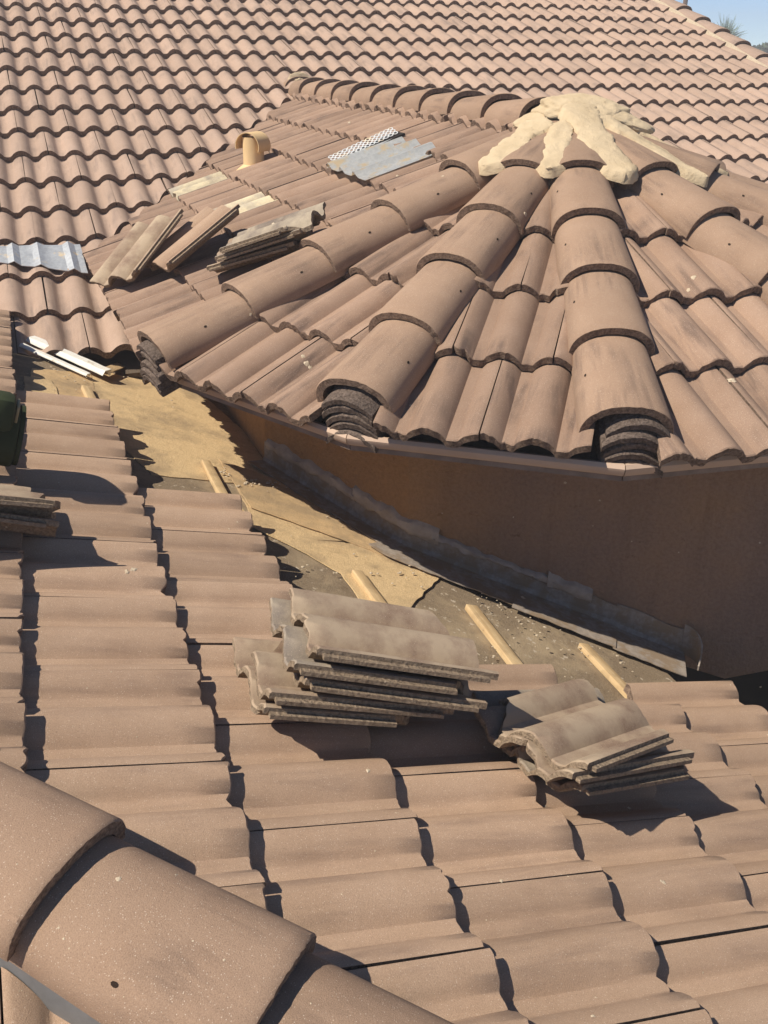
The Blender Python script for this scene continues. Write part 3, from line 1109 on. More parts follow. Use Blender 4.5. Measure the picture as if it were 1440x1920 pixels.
# flashing at the foot of the wall
def flash_path(t0, t1, n):
    """points along the wall foot, t measured from the corner c23 (negative: round the corner)"""
    d2 = (c12 - c23).normalized()
    out = []
    for i in range(n + 1):
        t_ = t0 + (t1 - t0) * i / n
        p = c23 + (t3 * t_ if t_ >= 0 else d2 * -t_)
        nn = W3[0] if t_ > .06 else W2[0] if t_ < -.06 else W3[0].lerp(W2[0], .5 - t_ / .12).normalized()
        out.append((p, nn, t_))
    return out
def l_flash(name, t0, t1, up, outw, mat, lift=.010, n=24, wob=.006):
    rings = []
    vs, fs = [], []
    for p, nn, t_ in flash_path(t0, t1, n):
        w = wob * n3((t_ * 9, up * 30, lift * 90))
        w2 = wob * n3((t_ * 23, up * 31, 5))
        h = up + w * 1.5
        base = V((p.x, p.y, 0))
        o1 = base + nn * .006; o2 = base + nn * (.02 + w * .3); o3 = base + nn * (outw + w2)
        z1 = fz(o1, lift)
        row = [V((o1.x, o1.y, z1 + h)), V((o1.x, o1.y, z1 + .02)) + nn * .004, V((o2.x, o2.y, fz(o2, lift + .004))), V((o3.x, o3.y, fz(o3, lift + abs(w2) * .6)))]
        th = .004
        row2 = [row[3] - V((0, 0, th)), row[2] - V((0, 0, th)) - nn * .002, row[1] - nn * .003, row[0] - nn * .003]
        rings.append(row + row2)
    m = 8
    for r_ in rings:
        vs += r_
    for i in range(len(rings) - 1):
        for q_ in range(m):
            fs.append((i * m + q_, i * m + (q_ + 1) % m, (i + 1) * m + (q_ + 1) % m, (i + 1) * m + q_))
    fs.append(tuple(range(m))); fs.append(tuple(range((len(rings) - 1) * m, len(rings) * m)))
    place(name, from_py(name, vs, fs, mat, None, 30), low)
l_flash('wall_flashing', -(c12 - c23).length, -.02, .085, .10, M_GALV_D, .018)
l_flash('wall_flashing', -.05, .42, .085, .165, M_GALV_D, .022)
l_flash('wall_flashing', .42, .78, .085, .195, M_GALV_D, .026)
l_flash('wall_flashing', .77, 1.02, .095, .20, M_GALV_D, .021)
# kick-out piece at the end: a curled plate
vs, fs = [], []
for i in range(9):
    a = i / 8
    p = c23 + t3 * (1.005 + .05 * a + .03 * math.sin(a * 3)) + W3[0] * (.012 + .10 * a ** 1.6)
    z = fz(p, .02)
    hh = .12 * (1 - a ** 2 * .85)
    for dz, dn in ((0, 0), (hh, .0), (hh, .005), (0, .005)):
        q_ = p + t3 * dn
        vs.append((q_.x, q_.y, z + dz))
for i in range(8):
    for q_ in range(4):
        fs.append((i * 4 + q_, i * 4 + (q_ + 1) % 4, i * 4 + 4 + (q_ + 1) % 4, i * 4 + 4 + q_))
fs += [(0, 1, 2, 3), (35, 34, 33, 32)]
place('kickout_flashing', from_py('kickout_flashing', vs, fs, M_GALV_D, None, 40), low)
# trowelled sealant between flashing and stucco
def sealant(t0, t1, amp, seed):
    bm = bmesh.new()
    rows_ = []
    n = int((t1 - t0) / .012)
    for p, nn, t_ in flash_path(t0, t1, n):
        hgt = .085 + .012 * n3((t_ * 6, seed, 0)); w = amp * (.75 + .9 * abs(n3((t_ * 7, seed, 3))) + .5 * n3((t_ * 21, seed, 1)))
        row = []
        for q_ in range(7):
            a = q_ / 6
            z = fz(p, .02) + hgt - w * .8 + a * w * 1.7 + .008 * n3((t_ * 30, a * 3, seed))
            out = .003 + .020 * math.sin(a * math.pi) * (.5 + 1.1 * abs(n3((t_ * 26, a * 4, seed + 2)))) + .004
            if q_ in (0, 6):
                out = -.004
            row.append(bm.verts.new(V((p.x, p.y, z)) + nn * out))
        rows_.append(row)
    for i in range(len(rows_) - 1):
        for q_ in range(6):
            bm.faces.new((rows_[i][q_], rows_[i][q_ + 1], rows_[i + 1][q_ + 1], rows_[i + 1][q_]))
    place('sealant', finish(bm, 'sealant', M_SEAL, 50), low)
sealant(-(c12 - c23).length + .02, -.25, .030, 1)
sealant(-.26, .12, .045, 2)
sealant(.1, .56, .016, 3)
sealant(.52, .68, .040, 4)

# mortar: central mound, fingers in the grooves, plug at the far end of the ridge
def blob(name, mw, rx, ry, rz, seed, amp=.25, sub=5):
    bm = bmesh.new()
    bmesh.ops.create_icosphere(bm, subdivisions=sub, radius=1)
    for v in bm.verts:
        p = v.co.copy()
        k = 1 + amp * n3((p.x * 1.6, p.y * 1.6, p.z * 1.6 + seed)) + amp * .35 * n3((p.x * 5, p.y * 5, p.z * 5 + seed)) + amp * .13 * n3((p.x * 12, p.y * 12, p.z * 12 + seed)) + amp * .05 * n3((p.x * 28, p.y * 28, p.z * 28 + seed))
        v.co = V((p.x * rx * k, p.y * ry * k, p.z * rz * k))
    return place(name, finish(bm, name, M_MORTAR, 0 if False else 60), tur, mw=mw)
def finger(h0, r0, r1, w0, w1, lift0, lift1, seed, bend=0.0, thick=.05):
    """a trowelled ridge of mortar lying in the groove between two hips"""
    bm = bmesh.new()
    n = 60
    rows_ = []
    for i in range(n + 1):
        s = i / n
        r_ = r0 + (r1 - r0) * s
        h = h0 + bend * math.sin(s * math.pi)
        w = (w0 + (w1 - w0) * s) * (1 + .30 * n3((s * 4, seed, 0)) + .16 * n3((s * 11, seed, 7)) + .10 * n3((s * 37, seed, 2)))
        if s > .9:
            w *= math.sqrt(max(.08, (1 - s) / .1))
        if s < .06:
            w *= math.sqrt(max(.15, s / .06))
        dv = hdir(h)
        side = V((math.cos(rad(h)), -math.sin(rad(h)), 0))
        c = CAP + dv * r_ + V((0, 0, lift0 + (lift1 - lift0) * s))
        row = []
        for q_ in range(13):
            a = -1 + 2 * q_ / 12
            z = thick * (math.sqrt(max(0, 1 - a * a)) - .55) * (1 if abs(a) < 1 else 1) + .007 * n3((s * 7, a * 1.5, seed)) + .003 * n3((s * 24, a * 5, seed)) + .0015 * n3((s * 60, a * 12, seed))
            if abs(a) == 1:
                z = -thick * 2.2
            row.append(bm.verts.new(c + side * (a * w) + V((0, 0, z)) + dv * (.008 * n3((s * 9, a * 3, seed + 3)))))
        rows_.append(row)
    for i in range(n):
        for q_ in range(12):
            bm.faces.new((rows_[i][q_], rows_[i][q_ + 1], rows_[i + 1][q_ + 1], rows_[i + 1][q_]))
    bm.faces.new(rows_[0]); bm.faces.new(rows_[-1])
    place('mortar_daub', finish(bm, 'mortar_daub', M_MORTAR, 60), tur)
finger(222, .20, .62, .074, .064, -.016, -.024, 1, 0, .015)
finger(195.5, .22, .61, .056, .060, -.016, -.022, 2, 0, .015)
finger(166, .06, .635, .086, .074, -.004, -.024, 3, 4, .017)
finger(133, .10, .70, .066, .036, -.006, -.030, 4, 3, .015)
finger(104, .14, .72, .044, .014, -.014, -.038, 5, 3, .014)
finger(80, .14, .74, .040, .014, -.014, -.038, 6, 0, .014)
blob('mortar_mound', Matrix.Translation(CAP + V((.06, .02, -.075))) @ Matrix.Rotation(rad(-8), 4, 'Z') @ Matrix.Rotation(rad(6), 4, 'Y'), .20, .14, .074, 3, .19)
blob('mortar_mound', Matrix.Translation(CAP + V((.22, -.02, -.105))) @ Matrix.Rotation(rad(-8), 4, 'Z') @ Matrix.Rotation(rad(18), 4, 'Y'), .14, .10, .045, 8, .18)
blob('mortar_mound', Matrix.Translation(CAP + V((-.10, .03, -.095))) @ Matrix.Rotation(rad(18), 4, 'Z') @ Matrix.Rotation(rad(-14), 4, 'Y'), .14, .09, .036, 5, .15)
pe = CAP + RDIR * 3.77 + V((0, 0, -.10))
blob('mortar_plug', hip_matrix(pe, -RDIR), .115, .035, .10, 11, .2)

# vent pan of perforated metal in place of a tile
if vent_uv:
    vu, vd = vent_uv
    sx = -SGN                                             # towards the apex
    bm = bmesh.new()
    nx, ny = 26, 4
    W = 2 * R * 1.7
    cu_ = vu - SGN * .07
    gr = []
    for j in range(ny + 1):
        row = []
        for i in range(nx + 1):
            s = i / nx
            x = vu - SGN * (-W * .42) - SGN * 0 + SGN * (W * .16 - W * s) if False else cu_ + (s - .5) * W
            zz = CROWN - .035 + .030 * max(0, math.sin(s * math.pi * 6.0)) ** 2 * (1 if .06 < s < .95 else 0) - .03 * (j / ny)
            row.append(bm.verts.new(FL.at(x, vd + .02 - .40 * j / ny, zz + .040)))
        gr.append(row)
    for j in range(ny):
        for i in range(nx):
            bm.faces.new((gr[j][i], gr[j][i + 1], gr[j + 1][i + 1], gr[j + 1][i]))
    r = bmesh.ops.solidify(bm, geom=bm.faces[:], thickness=.004)
    place('vent_pan', finish(bm, 'vent_pan', M_GALV, 40), tur)
    # perforated upstand along the far edge: a strip with real round holes
    bm = bmesh.new()
    cols, rws, cw = 14, 3, .026
    for a in range(cols):
        for b in range(rws):
            cx, cy = a * cw, b * cw
            sq, hl = [], []
            for q_ in range(8):
                an = (q_ + .5) * math.pi / 4
                m_ = max(abs(math.cos(an)), abs(math.sin(an)))
                sq.append(bm.verts.new((cx + math.cos(an) / m_ * cw / 2, cy + math.sin(an) / m_ * cw / 2, 0)))
                hl.append(bm.verts.new((cx + math.cos(an) * .0088, cy + math.sin(an) * .0088, 0)))
            for q_ in range(8):
                bm.faces.new((sq[q_], sq[(q_ + 1) % 8], hl[(q_ + 1) % 8], hl[q_]))
    bmesh.ops.remove_doubles(bm, verts=bm.verts[:], dist=.0005)
    bmesh.ops.solidify(bm, geom=bm.faces[:], thickness=.002)
    bk = [FL.at(cu_ + SGN * (W / 2 + q0), vd + q1, CROWN + .008) for q0, q1 in ((-.05, .0), (.06, .0), (.06, -.40), (-.05, -.40))]
    if (bk[1] - bk[0]).cross(bk[2] - bk[0]).dot(FL.n) < 0:
        bk.reverse()
    place('shade_backing', slab('shade_backing', bk, .01, FL.n, M_DARK), tur)  # dark sheet added so that the holes above look shaded
    far = SGN                                             # the side away from the apex
    O_ = FL.at(cu_ + far * (W / 2 + .045), vd - .37, CROWN + .034)
    yv = (FL.x * -far * .95 - FL.n * .30).normalized()
    xv = FL.d
    zv = xv.cross(yv)
    if zv.dot(FL.n) < 0:
        zv = -zv
    Mp = Matrix((xv, yv, zv)).transposed().to_4x4(); Mp.translation = O_
    place('perforated_strip', finish(bm, 'perforated_strip', M_GALV, 30), tur, mw=Mp)

# ------------------------------------------------------------------ plumbing vent
pb = FL.on((476, 304), CROWN - .02)
pv = root('vent_pipe', 'tan plumbing vent pipe under a bent sheet hood on the turret roof', 'vent pipe', pb)
def tube(name, r, h, mat, n=28, th=.004, z0=0):
    vs, fs = [], []
    for z in (z0, h):
        for rr in (r, r - th):
            for i in range(n):
                a = 2 * math.pi * i / n
                vs.append((rr * math.cos(a), rr * math.sin(a), z))
    for i in range(n):
        j = (i + 1) % n
        fs += [(i, j, 2 * n + j, 2 * n + i), (n + i, 3 * n + i, 3 * n + j, n + j), (2 * n + i, 2 * n + j, 3 * n + j, 3 * n + i), (i, n + i, n + j, j)]
    return from_py(name, vs, fs, mat, None, 40)
PR = .060
place('pipe', tube('pipe', PR, .135, M_PIPE, z0=-.08), pv, mw=Matrix.Translation(pb))
vs, fs = [], []
nh = 22
for i in range(nh + 1):
    a = rad(-22 + 214 * i / nh)
    for y in (-.066, .066):
        for rr in (.078, .0745):
            vs.append((rr * math.cos(a), y, .088 + rr * .95 * math.sin(a)))
for i in range(nh):
    b_ = i * 4
    fs += [(b_, b_ + 2, b_ + 6, b_ + 4), (b_ + 1, b_ + 5, b_ + 7, b_ + 3), (b_, b_ + 4, b_ + 5, b_ + 1), (b_ + 2, b_ + 3, b_ + 7, b_ + 6)]
fs += [(0, 1, 3, 2), (nh * 4, nh * 4 + 2, nh * 4 + 3, nh * 4 + 1)]
place('hood', from_py('hood', vs, fs, M_PIPE, None, 40), pv, mw=Matrix.Translation(pb) @ Matrix.Rotation(rad(-24), 4, 'Z'))
fl = bmesh.new()
bmesh.ops.create_cone(fl, segments=24, radius1=.13, radius2=.058, depth=.05, cap_ends=False)
place('base_flashing', finish(fl, 'base_flashing', M_PIPE, 40), pv, mw=Matrix.Translation(pb + V((0, 0, -.035))))

# ------------------------------------------------------------------ loose tiles
def loose_mesh(seed, L=.42, W=2 * R - .004, mats=None, ragged=0, broken=()):
    """a tile off the roof: interlock lip along both long edges, some corners knocked off"""
    me = tile_mesh('loose_tile', nx=37, ny=8, L=L, W=W, seed=seed, rough=.0038, TH=.017, mats=mats or [M_DUST, M_EDGE_D], ragged=ragged)
    bm = bmesh.new()
    bm.from_mesh(me)
    bpy.data.meshes.remove(me)
    for bx, by, ax, ay in broken:
        r_ = bmesh.ops.bisect_plane(bm, geom=bm.verts[:] + bm.edges[:] + bm.faces[:], dist=1e-5, plane_co=(bx, by, 0), plane_no=(ax, ay, .25), clear_outer=True)
        ce = [e for e in r_['geom_cut'] if isinstance(e, bmesh.types.BMEdge)]
        for v in {v for e in ce for v in e.verts}:
            w = .006 * n3((v.co.x * 90, v.co.y * 90, seed + v.co.z * 120))
            v.co.x += w; v.co.y += w * .7
        f_ = bmesh.ops.triangle_fill(bm, use_beauty=True, edges=ce)
        for q in f_['geom']:
            if isinstance(q, bmesh.types.BMFace):
                q.material_index = 1
    for sx in (-1, 1):
        x0, x1 = sx * (W / 2 - .004), sx * (W / 2 + .013)
        y0, y1 = .012, L - .03
        for bx, by, ax, ay in broken:
            if (sx * W / 2 - bx) * ax + (L - by) * ay > 0 and ay > 0:
                y1 = min(y1, by - ax / ay * (sx * W / 2 - bx) - .02)
            if (sx * W / 2 - bx) * ax + (0 - by) * ay > 0 and ay < 0:
                y0 = max(y0, by - ax / ay * (sx * W / 2 - bx) + .02)
        if y1 - y0 < .05:
            continue
        vs = []
        for y in (y0, y1):
            zb = ZB - KT * y + BH * g(W / 2)
            for x, z in ((x0, zb - .003), (x1, zb - .004), (x1, zb + .005), (x0, zb + .006)):
                vs.append(bm.verts.new((x, y, z)))
        for q in range(4):
            f = bm.faces.new((vs[q], vs[(q + 1) % 4], vs[4 + (q + 1) % 4], vs[4 + q])); f.material_index = 1
        bm.faces.new(vs[:4]).material_index = 1; bm.faces.new(vs[4:]).material_index = 1
    return finish(bm, 'loose_tile', mats or [M_DUST, M_EDGE_D])
BROK = [((.09, .36, .6, .8),), ((-.10, .05, -.7, -.7),), (), ((.12, .40, .5, .85),), ((-.11, .40, -.5, .85),)]
def loose(label, fr, pa, pb, h, me, group, L=.42, roll=0, pitch=0, flip=False, W=2 * R - .004, shift=0):
    """tile whose nearer long edge runs from the spot seen at pa towards pb, its pan h above the crowns of the roof below"""
    zz = CROWN + h
    a, b = fr.on(pa, zz + .04), fr.on(pb, zz + .04)
    y = (b - a).normalized()
    a = a - fr.n * .04
    x = y.cross(fr.n)
    M = Matrix((x, y, fr.n)).transposed().to_4x4()
    near = 1 if x.dot(UP - a) > 0 else -1
    M.translation = a
    # local: near edge at x = 0, pan underside at z = 0
    M = M @ Matrix.Rotation(roll, 4, 'Y') @ Matrix.Rotation(pitch, 4, 'X') @ Matrix.Translation((-near * W / 2, shift, 0))
    if flip:
        M = M @ Matrix.Translation((0, L, 0)) @ Matrix.Rotation(math.pi, 4, 'Z')
    M = M @ Matrix.Rotation(math.atan(KT), 4, 'X') @ Matrix.Translation((0, 0, -ZB))
    o = bpy.data.objects.new('loose_tile', me)
    col.objects.link(o)
    o.matrix_world = M
    tag(o, label, 'roof tile', group)
    return o
G1 = 'loose tiles in the tall dusty stack'
DG = [M_DUST, M_EDGE_D]
GG = [M_GREY, M_EDGE_D]
S1 = [('bottom tile of the tall stack, lying on the roof tiles', (497, 1338), (842, 1362), .000, 0),
      ('second tile up in the tall dusty stack of roof tiles', (508, 1310), (850, 1340), .030, 1),
      ('middle tile of the tall dusty stack, set back from the two below', (575, 1285), (915, 1330), .062, 0),
      ('fourth tile up in the tall stack, just under the top one', (555, 1255), (900, 1300), .094, 0),
      ('top tile of the tall stack, dusty end towards the left', (598, 1228), (932, 1275), .128, 1)]
for i, (lb, pa, pb_, h, gx) in enumerate(S1):
    loose(lb, FF, pa, pb_, h + .022, loose_mesh(50 + i, mats=DG if i != 3 else GG, ragged=.012, broken=BROK[i]), G1, roll=-.085 + .02 * (i % 2))
G2 = 'loose tiles in the small splayed stack'
S2 = [('lowest tile of the small splayed stack at the right', (1096, 1486), (1334, 1447), .042, -.16, .0),
      ('middle tile of the small splayed stack, ridge end showing', (1079, 1464), (1322, 1420), .075, -.19, .0),
      ('top tile of the small splayed stack with a crumbled broken edge', (1111, 1445), (1313, 1376), .10, -.22, .03)]
for i, (lb, pa, pb_, h, ro, pi_) in enumerate(S2):
    loose(lb, FF, pa, pb_, h, loose_mesh(70 + i, L=.42, mats=DG, ragged=.05 if i == 2 else .015, broken=(((.13, .38, .6, .8),), ((-.09, .36, -.6, .8),), ((.12, .36, .6, .8), (-.12, .03, -.8, -.6)))[i]), G2, L=.42, roll=ro, pitch=pi_)
loose('single loose greyish tile lying flat between the two stacks', FF, (1030, 1462), (1290, 1436), .0, loose_mesh(81, mats=GG), 'tiles left lying singly on the lower roof')
G3 = 'broken tiles at the left edge'
loose('lower tile of the pair poking in at the left edge, ribbed side showing', FF, (-250, 940), (80, 985), .035, loose_mesh(90, mats=GG), G3, roll=-.25)
loose('upper broken tile at the left edge with a crumbled mortar end', FF, (-240, 922), (96, 950), .085, loose_mesh(93, mats=DG, ragged=.05), G3, roll=-.32)
G4 = 'two tiles crossed in a V on the turret roof'
loose('left tile of the crossed pair, tipped up on edge', FL, (260, 507), (380, 418), .022, loose_mesh(101, mats=DG), G4, roll=-.06, pitch=.22)
loose('right tile of the crossed pair, half under its partner', FL, (322, 494), (436, 428), .016, loose_mesh(103, mats=[M_TILE, M_EDGE_D]), G4, roll=-.05, pitch=.15)
G5 = 'stacked grey tiles beside the first hip'
loose('bottom tile of the grey pile beside the first hip, its end hollow', FL, (390, 506), (536, 464), .0, loose_mesh(111, L=.38, mats=DG), G5, roll=-.02, L=.38)
loose('middle grey tile of the pile, mostly hidden under the top one', FL, (406, 488), (550, 446), .032, loose_mesh(112, L=.37, mats=GG), G5, roll=-.06, pitch=.03, L=.37)
loose('top pale grey tile of the pile beside the first hip', FL, (414, 473), (560, 433), .060, loose_mesh(113, L=.36, mats=GG, broken=((.11, .33, .7, .7),)), G5, roll=-.12, pitch=.05, L=.36)

# ------------------------------------------------------------------ power tool at the left edge
tp_ = FF.on((2, 872), CROWN + .0)
tool = root('power_tool', 'dark rounded tool with a yellow green body, cut off by the left edge', 'tool', tp_)
TM = Matrix((FF.d, (-FF.x), FF.n)).transposed().to_4x4()
if TM.determinant() < 0:
    TM = Matrix((FF.d, FF.x, FF.n)).transposed().to_4x4()
TM.translation = tp_
def tool_part(name, me, loc, rot=(0, 0, 0)):
    M = TM @ Matrix.Translation(loc) @ Matrix.Rotation(rot[2], 4, 'Z') @ Matrix.Rotation(rot[1], 4, 'Y') @ Matrix.Rotation(rot[0], 4, 'X')
    return place(name, me, tool, mw=M)
bm = bmesh.new()
bmesh.ops.create_cone(bm, segments=40, radius1=.095, radius2=.095, depth=.07, cap_ends=True)
bmesh.ops.bevel(bm, geom=[e for e in bm.edges if abs(e.verts[0].co.z - e.verts[1].co.z) < 1e-5], offset=.012, segments=3, profile=.5, affect='EDGES')
tool_part('guard', finish(bm, 'guard', M_BLACK, 40), (-.01, 0, .10), (0, math.pi / 2, 0))
tool_part('guard_rim', tube('guard_rim', .088, .012, M_BLACK, th=.016), (.026, 0, .10), (0, math.pi / 2, 0))
bm = bmesh.new()
for q_ in range(5):
    a = q_ * math.tau / 5
    r2 = bmesh.ops.create_cube(bm, size=1)
    for v in r2['verts']:
        v.co = Matrix.Rotation(a, 3, 'Z') @ V((v.co.x * .07 + .038, v.co.y * .012, v.co.z * .01))
tool_part('hub_spokes', finish(bm, 'hub_spokes', M_BLACK, 30), (.034, 0, .10), (0, math.pi / 2, 0))
tool_part('motor_body', box_mesh('motor_body', .16, .11, .15, M_YELLOW, .02), (-.12, -.05, .16))
tool_part('motor_cap', box_mesh('motor_cap', .07, .09, .10, M_BLACK, .02), (-.03, -.075, .19))
tool_part('side_plate', box_mesh('side_plate', .008, .05, .085, M_CREAM, .003), (.012, -.05, .175), (rad(12), 0, 0))
tool_part('handle', box_mesh('handle', .22, .045, .05, M_BLACK, .016), (-.24, -.03, .26))

# ------------------------------------------------------------------ debris on the bare strip
bm = bmesh.new()
rr = random.Random(21)
spots = [((420, 885), 12, 14), ((470, 905), 10, 22), ((520, 905), 14, 16), ((640, 960), 30, 10), ((905, 1130), 26, 24), ((760, 1080), 30, 14), ((1000, 1180), 60, 40), ((1130, 1240), 50, 18), ((120, 715), 50, 22), ((960, 1150), 25, 10), ((330, 715), 60, 10), ((600, 1050), 50, 14), ((930, 1240), 26, 10)]
for (px, py), sp_, n in spots:
    for q_ in range(n):
        p = FF.on((px + rr.gauss(0, sp_), py + rr.gauss(0, sp_ * .4)), .016)
        s = rr.uniform(.0012, .0048) * (1.7 if rr.random() < .10 else 1)
        r2 = bmesh.ops.create_icosphere(bm, subdivisions=1, radius=s)
        for v in r2['verts']:
            k = 1 + .5 * n3((v.co.x * 200 + q_, v.co.y * 200, v.co.z * 200))
            v.co = p + V((v.co.x * k * 1.3, v.co.y * k, v.co.z * k * .6))
link('mortar_crumbs', finish(bm, 'mortar_crumbs', M_CHIP, 0), kind='stuff')

# ------------------------------------------------------------------ beyond the roof
# wall added in near black, painting the shade beyond the turret wall's end
pc = c23 + t3 * 1.9 + V((0, 0, 0))
back = c23 + t3 * .9 - W3[0] * .9
pts = [back, back + t3 * 3.2, back + t3 * 3.2 + V((0, 0, ZC - 2.2)), back + V((0, 0, ZC - 2.2))]
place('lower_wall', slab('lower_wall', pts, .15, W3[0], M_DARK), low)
ev = [FF.at(-3.9, U_EAVE_D - .055, -.035), FF.at(.35, U_EAVE_D - .055, -.035)]
pts = [ev[0], ev[1], ev[1] - V((0, 0, .16)), ev[0] - V((0, 0, .16))]
place('fascia_board', slab('eave_board', pts, .03, FF.d, M_FASCIA), low)
hw = [V((p.x, p.y, 0)) - V((FF.d.x, FF.d.y, 0)).normalized() * .35 for p in ev]
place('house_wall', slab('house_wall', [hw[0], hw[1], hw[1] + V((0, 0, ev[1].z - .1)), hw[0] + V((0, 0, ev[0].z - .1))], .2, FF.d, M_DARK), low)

def far_pt(px, dist):
    r_ = ray(px)
    return UP + r_ * dist
# palm
pc_ = far_pt((1362, 55), 40)
palm = root('palm_tree', 'grey green palm crown standing clear above the roof edge against the sky', 'tree', V((pc_.x, pc_.y, 0)))
bm = bmesh.new()
rr = random.Random(4)
for q_ in range(430):
    az = rr.uniform(0, math.tau); el = rad(rr.uniform(-25, 88))
    L = rr.uniform(.55, .98)
    d0 = V((math.cos(az) * math.cos(el), math.sin(az) * math.cos(el), math.sin(el)))
    side = d0.cross(V((rr.uniform(-1, 1), rr.uniform(-1, 1), rr.uniform(-1, 1)))).normalized()
    pr = None
    base = pc_ + V((rr.gauss(0, .10), rr.gauss(0, .10), -.45 + rr.gauss(0, .12)))
    for i in range(5):
        s = i / 4
        p = base + d0 * L * s + V((0, 0, -.16 * s * s * L * math.cos(el)))
        w = .016 * (1 - s * .75)
        cu = (bm.verts.new(p - side * w), bm.verts.new(p + side * w))
        if pr:
            bm.faces.new((pr[0], pr[1], cu[1], cu[0]))
        pr = cu
place('crown', finish(bm, 'palm_crown', M_PALM, 0), palm)
bm = bmesh.new()
bmesh.ops.create_cone(bm, segments=12, radius1=.2, radius2=.12, depth=pc_.z - .4, cap_ends=True)
place('trunk', finish(bm, 'trunk', M_BARK), palm, mw=Matrix.Translation((pc_.x, pc_.y, (pc_.z - .4) / 2)))
# leafy trees
def tree(px, dist, rx, rz, n, seed, label):
    c = far_pt(px, dist)
    t_ = root('leafy_tree', label, 'tree', V((c.x, c.y, 0)), 'dark trees beyond the roof')
    bm = bmesh.new()
    rr = random.Random(seed)
    cl = [(V((rr.gauss(0, .5) * rx, rr.gauss(0, .5) * rx, rr.uniform(-1, .5) * rz)), rr.uniform(.25, .5) * rx) for _ in range(16)]
    for q_ in range(n):
        cc, cr_ = rr.choice(cl)
        v = V((rr.gauss(0, 1), rr.gauss(0, 1), rr.gauss(0, 1))).normalized() * cr_ * rr.uniform(.5, 1)
        p = c + cc + v
        a = V((rr.gauss(0, 1), rr.gauss(0, 1), rr.gauss(0, 1))).normalized(); b = a.cross(v).normalized()
        s = rr.uniform(.07, .15)
        bm.faces.new([bm.verts.new(p + a * s), bm.verts.new(p + b * s * .6), bm.verts.new(p - a * s), bm.verts.new(p - b * s * .6)])
    place('crown', finish(bm, 'tree_crown', M_LEAF, 0), t_)
    bm = bmesh.new()
    bmesh.ops.create_cone(bm, segments=10, radius1=.22, radius2=.10, depth=c.z, cap_ends=True)
    place('trunk', finish(bm, 'tree_trunk', M_BARK), t_, mw=Matrix.Translation((c.x, c.y, c.z / 2)))
tree((1428, 104), 60, .95, 1.0, 3800, 1, 'dark leafy treetop just over the roof edge below the cable')
tree((1403, 92), 62, .35, .5, 900, 2, 'small dark sprig of treetop left of the larger one below the cable')
tree((1462, 92), 64, .9, 1.0, 3000, 3, 'dark leafy treetop at the very edge beneath the cable')
# utility pole and cable
pa = far_pt((1284, 12), 38)
pole = root('utility_pole', 'brown wooden utility pole rising behind the roof edge', 'pole', V((pa.x, pa.y, 0)))
bm = bmesh.new()
bmesh.ops.create_cone(bm, segments=14, radius1=.13, radius2=.085, depth=pa.z + 1.6, cap_ends=True)
place('shaft', finish(bm, 'shaft', M_POLE), pole, mw=Matrix.Translation((pa.x, pa.y, (pa.z + 1.6) / 2)))
a, b = far_pt((1300, 60), 39), far_pt((1700, 108), 60)
vs, fs = [], []
for i in range(25):
    s = i / 24
    p = a.lerp(b, s) - V((0, 0, .5 * math.sin(s * math.pi)))
    for q_ in range(5):
        an = q_ * math.tau / 5
        vs.append(p + V((0, math.cos(an), math.sin(an))) * .012)
for i in range(24):
    for q_ in range(5):
        fs.append((i * 5 + q_, i * 5 + (q_ + 1) % 5, i * 5 + 5 + (q_ + 1) % 5, i * 5 + 5 + q_))
tag(link('power_cable', from_py('power_cable', vs, fs, M_WIRE)), 'thin black cable crossing the sky at the right', 'cable')

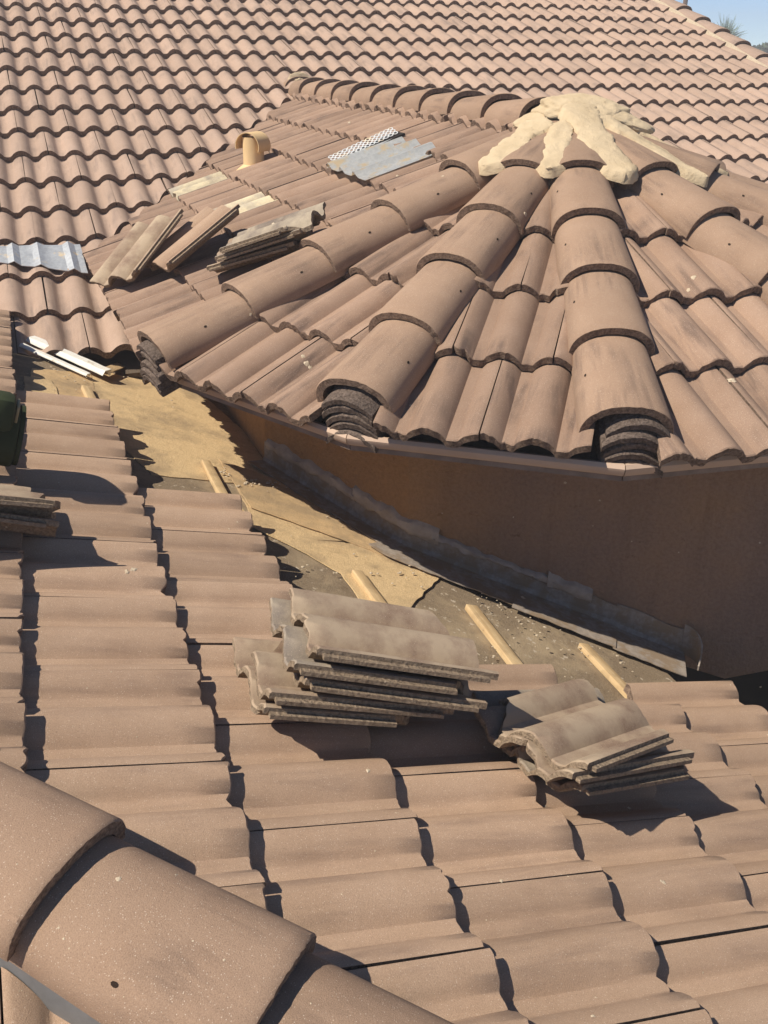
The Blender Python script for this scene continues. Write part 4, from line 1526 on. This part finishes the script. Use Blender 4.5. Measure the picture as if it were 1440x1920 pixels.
# ------------------------------------------------------------------ pale mortar flecks and droppings lying on tiles
bpy.context.view_layer.update()
dg = bpy.context.evaluated_depsgraph_get()
bm = bmesh.new()
rr = random.Random(77)
hits = [(222, 1648, 6), (690, 1445, 5), (1372, 713, 8), (575, 682, 8), (582, 690, 6), (568, 668, 5), (1022, 1513, 5), (1290, 545, 6), (1300, 520, 6), (940, 1652, 4),
        (535, 426, 5), (512, 420, 4), (830, 330, 3), (250, 1068, 7), (238, 1072, 6), (1245, 1655, 4), (1240, 1652, 3), (1180, 1515, 4), (1112, 1905, 5), (470, 590, 4),
        (1060, 905, 3), (770, 760, 3), (655, 230, 3), (745, 330, 3), (1030, 345, 4), (985, 402, 6), (330, 1640, 3), (120, 1760, 3), (420, 1800, 3), (980, 1120, 6)]
for _ in range(70):
    hits.append((rr.uniform(0, 1440), rr.uniform(900, 1900), rr.uniform(1.2, 2.4)))
for px, py, sz in hits:
    ok, p, nn, fi, ob, mx = scene.ray_cast(dg, UP, ray((px, py)))
    if not ok or (p - UP).length > 8:
        continue
    k = (p - UP).length / F_PX * sz * .75
    q = nn.to_track_quat('Z', 'Y').to_matrix()
    r2 = bmesh.ops.create_icosphere(bm, subdivisions=2, radius=1)
    o_ = rr.uniform(0, 90)
    for v in r2['verts']:
        w = 1 + .7 * n3((v.co.x * 1.7 + o_, v.co.y * 1.7, v.co.z))
        v.co = p + q @ V((v.co.x * k * w * rr.uniform(.95, 1.05), v.co.y * k * w, v.co.z * k * .3))
link('mortar_flecks', finish(bm, 'mortar_flecks', M_CHIP, 60), kind='stuff')

# ------------------------------------------------------------------ haze volume added as a pale veil over the far roof
bm = bmesh.new()
bmesh.ops.create_cube(bm, size=1)
for v in bm.verts:
    v.co = V((v.co.x * 226, v.co.y * 226, -1 if v.co.z < 0 else ZC + 4.0))
hz = bpy.data.materials.new('haze')
hz.use_nodes = True
hz.node_tree.nodes.clear()
ho = hz.node_tree.nodes.new('ShaderNodeOutputMaterial')
hv = hz.node_tree.nodes.new('ShaderNodeVolumePrincipled')
hv.inputs['Color'].default_value = (.93, .93, .94, 1)
hv.inputs['Density'].default_value = .0062
hz.node_tree.links.new(hv.outputs[0], ho.inputs['Volume'])
link('haze', finish(bm, 'haze', hz, 0), kind='stuff')
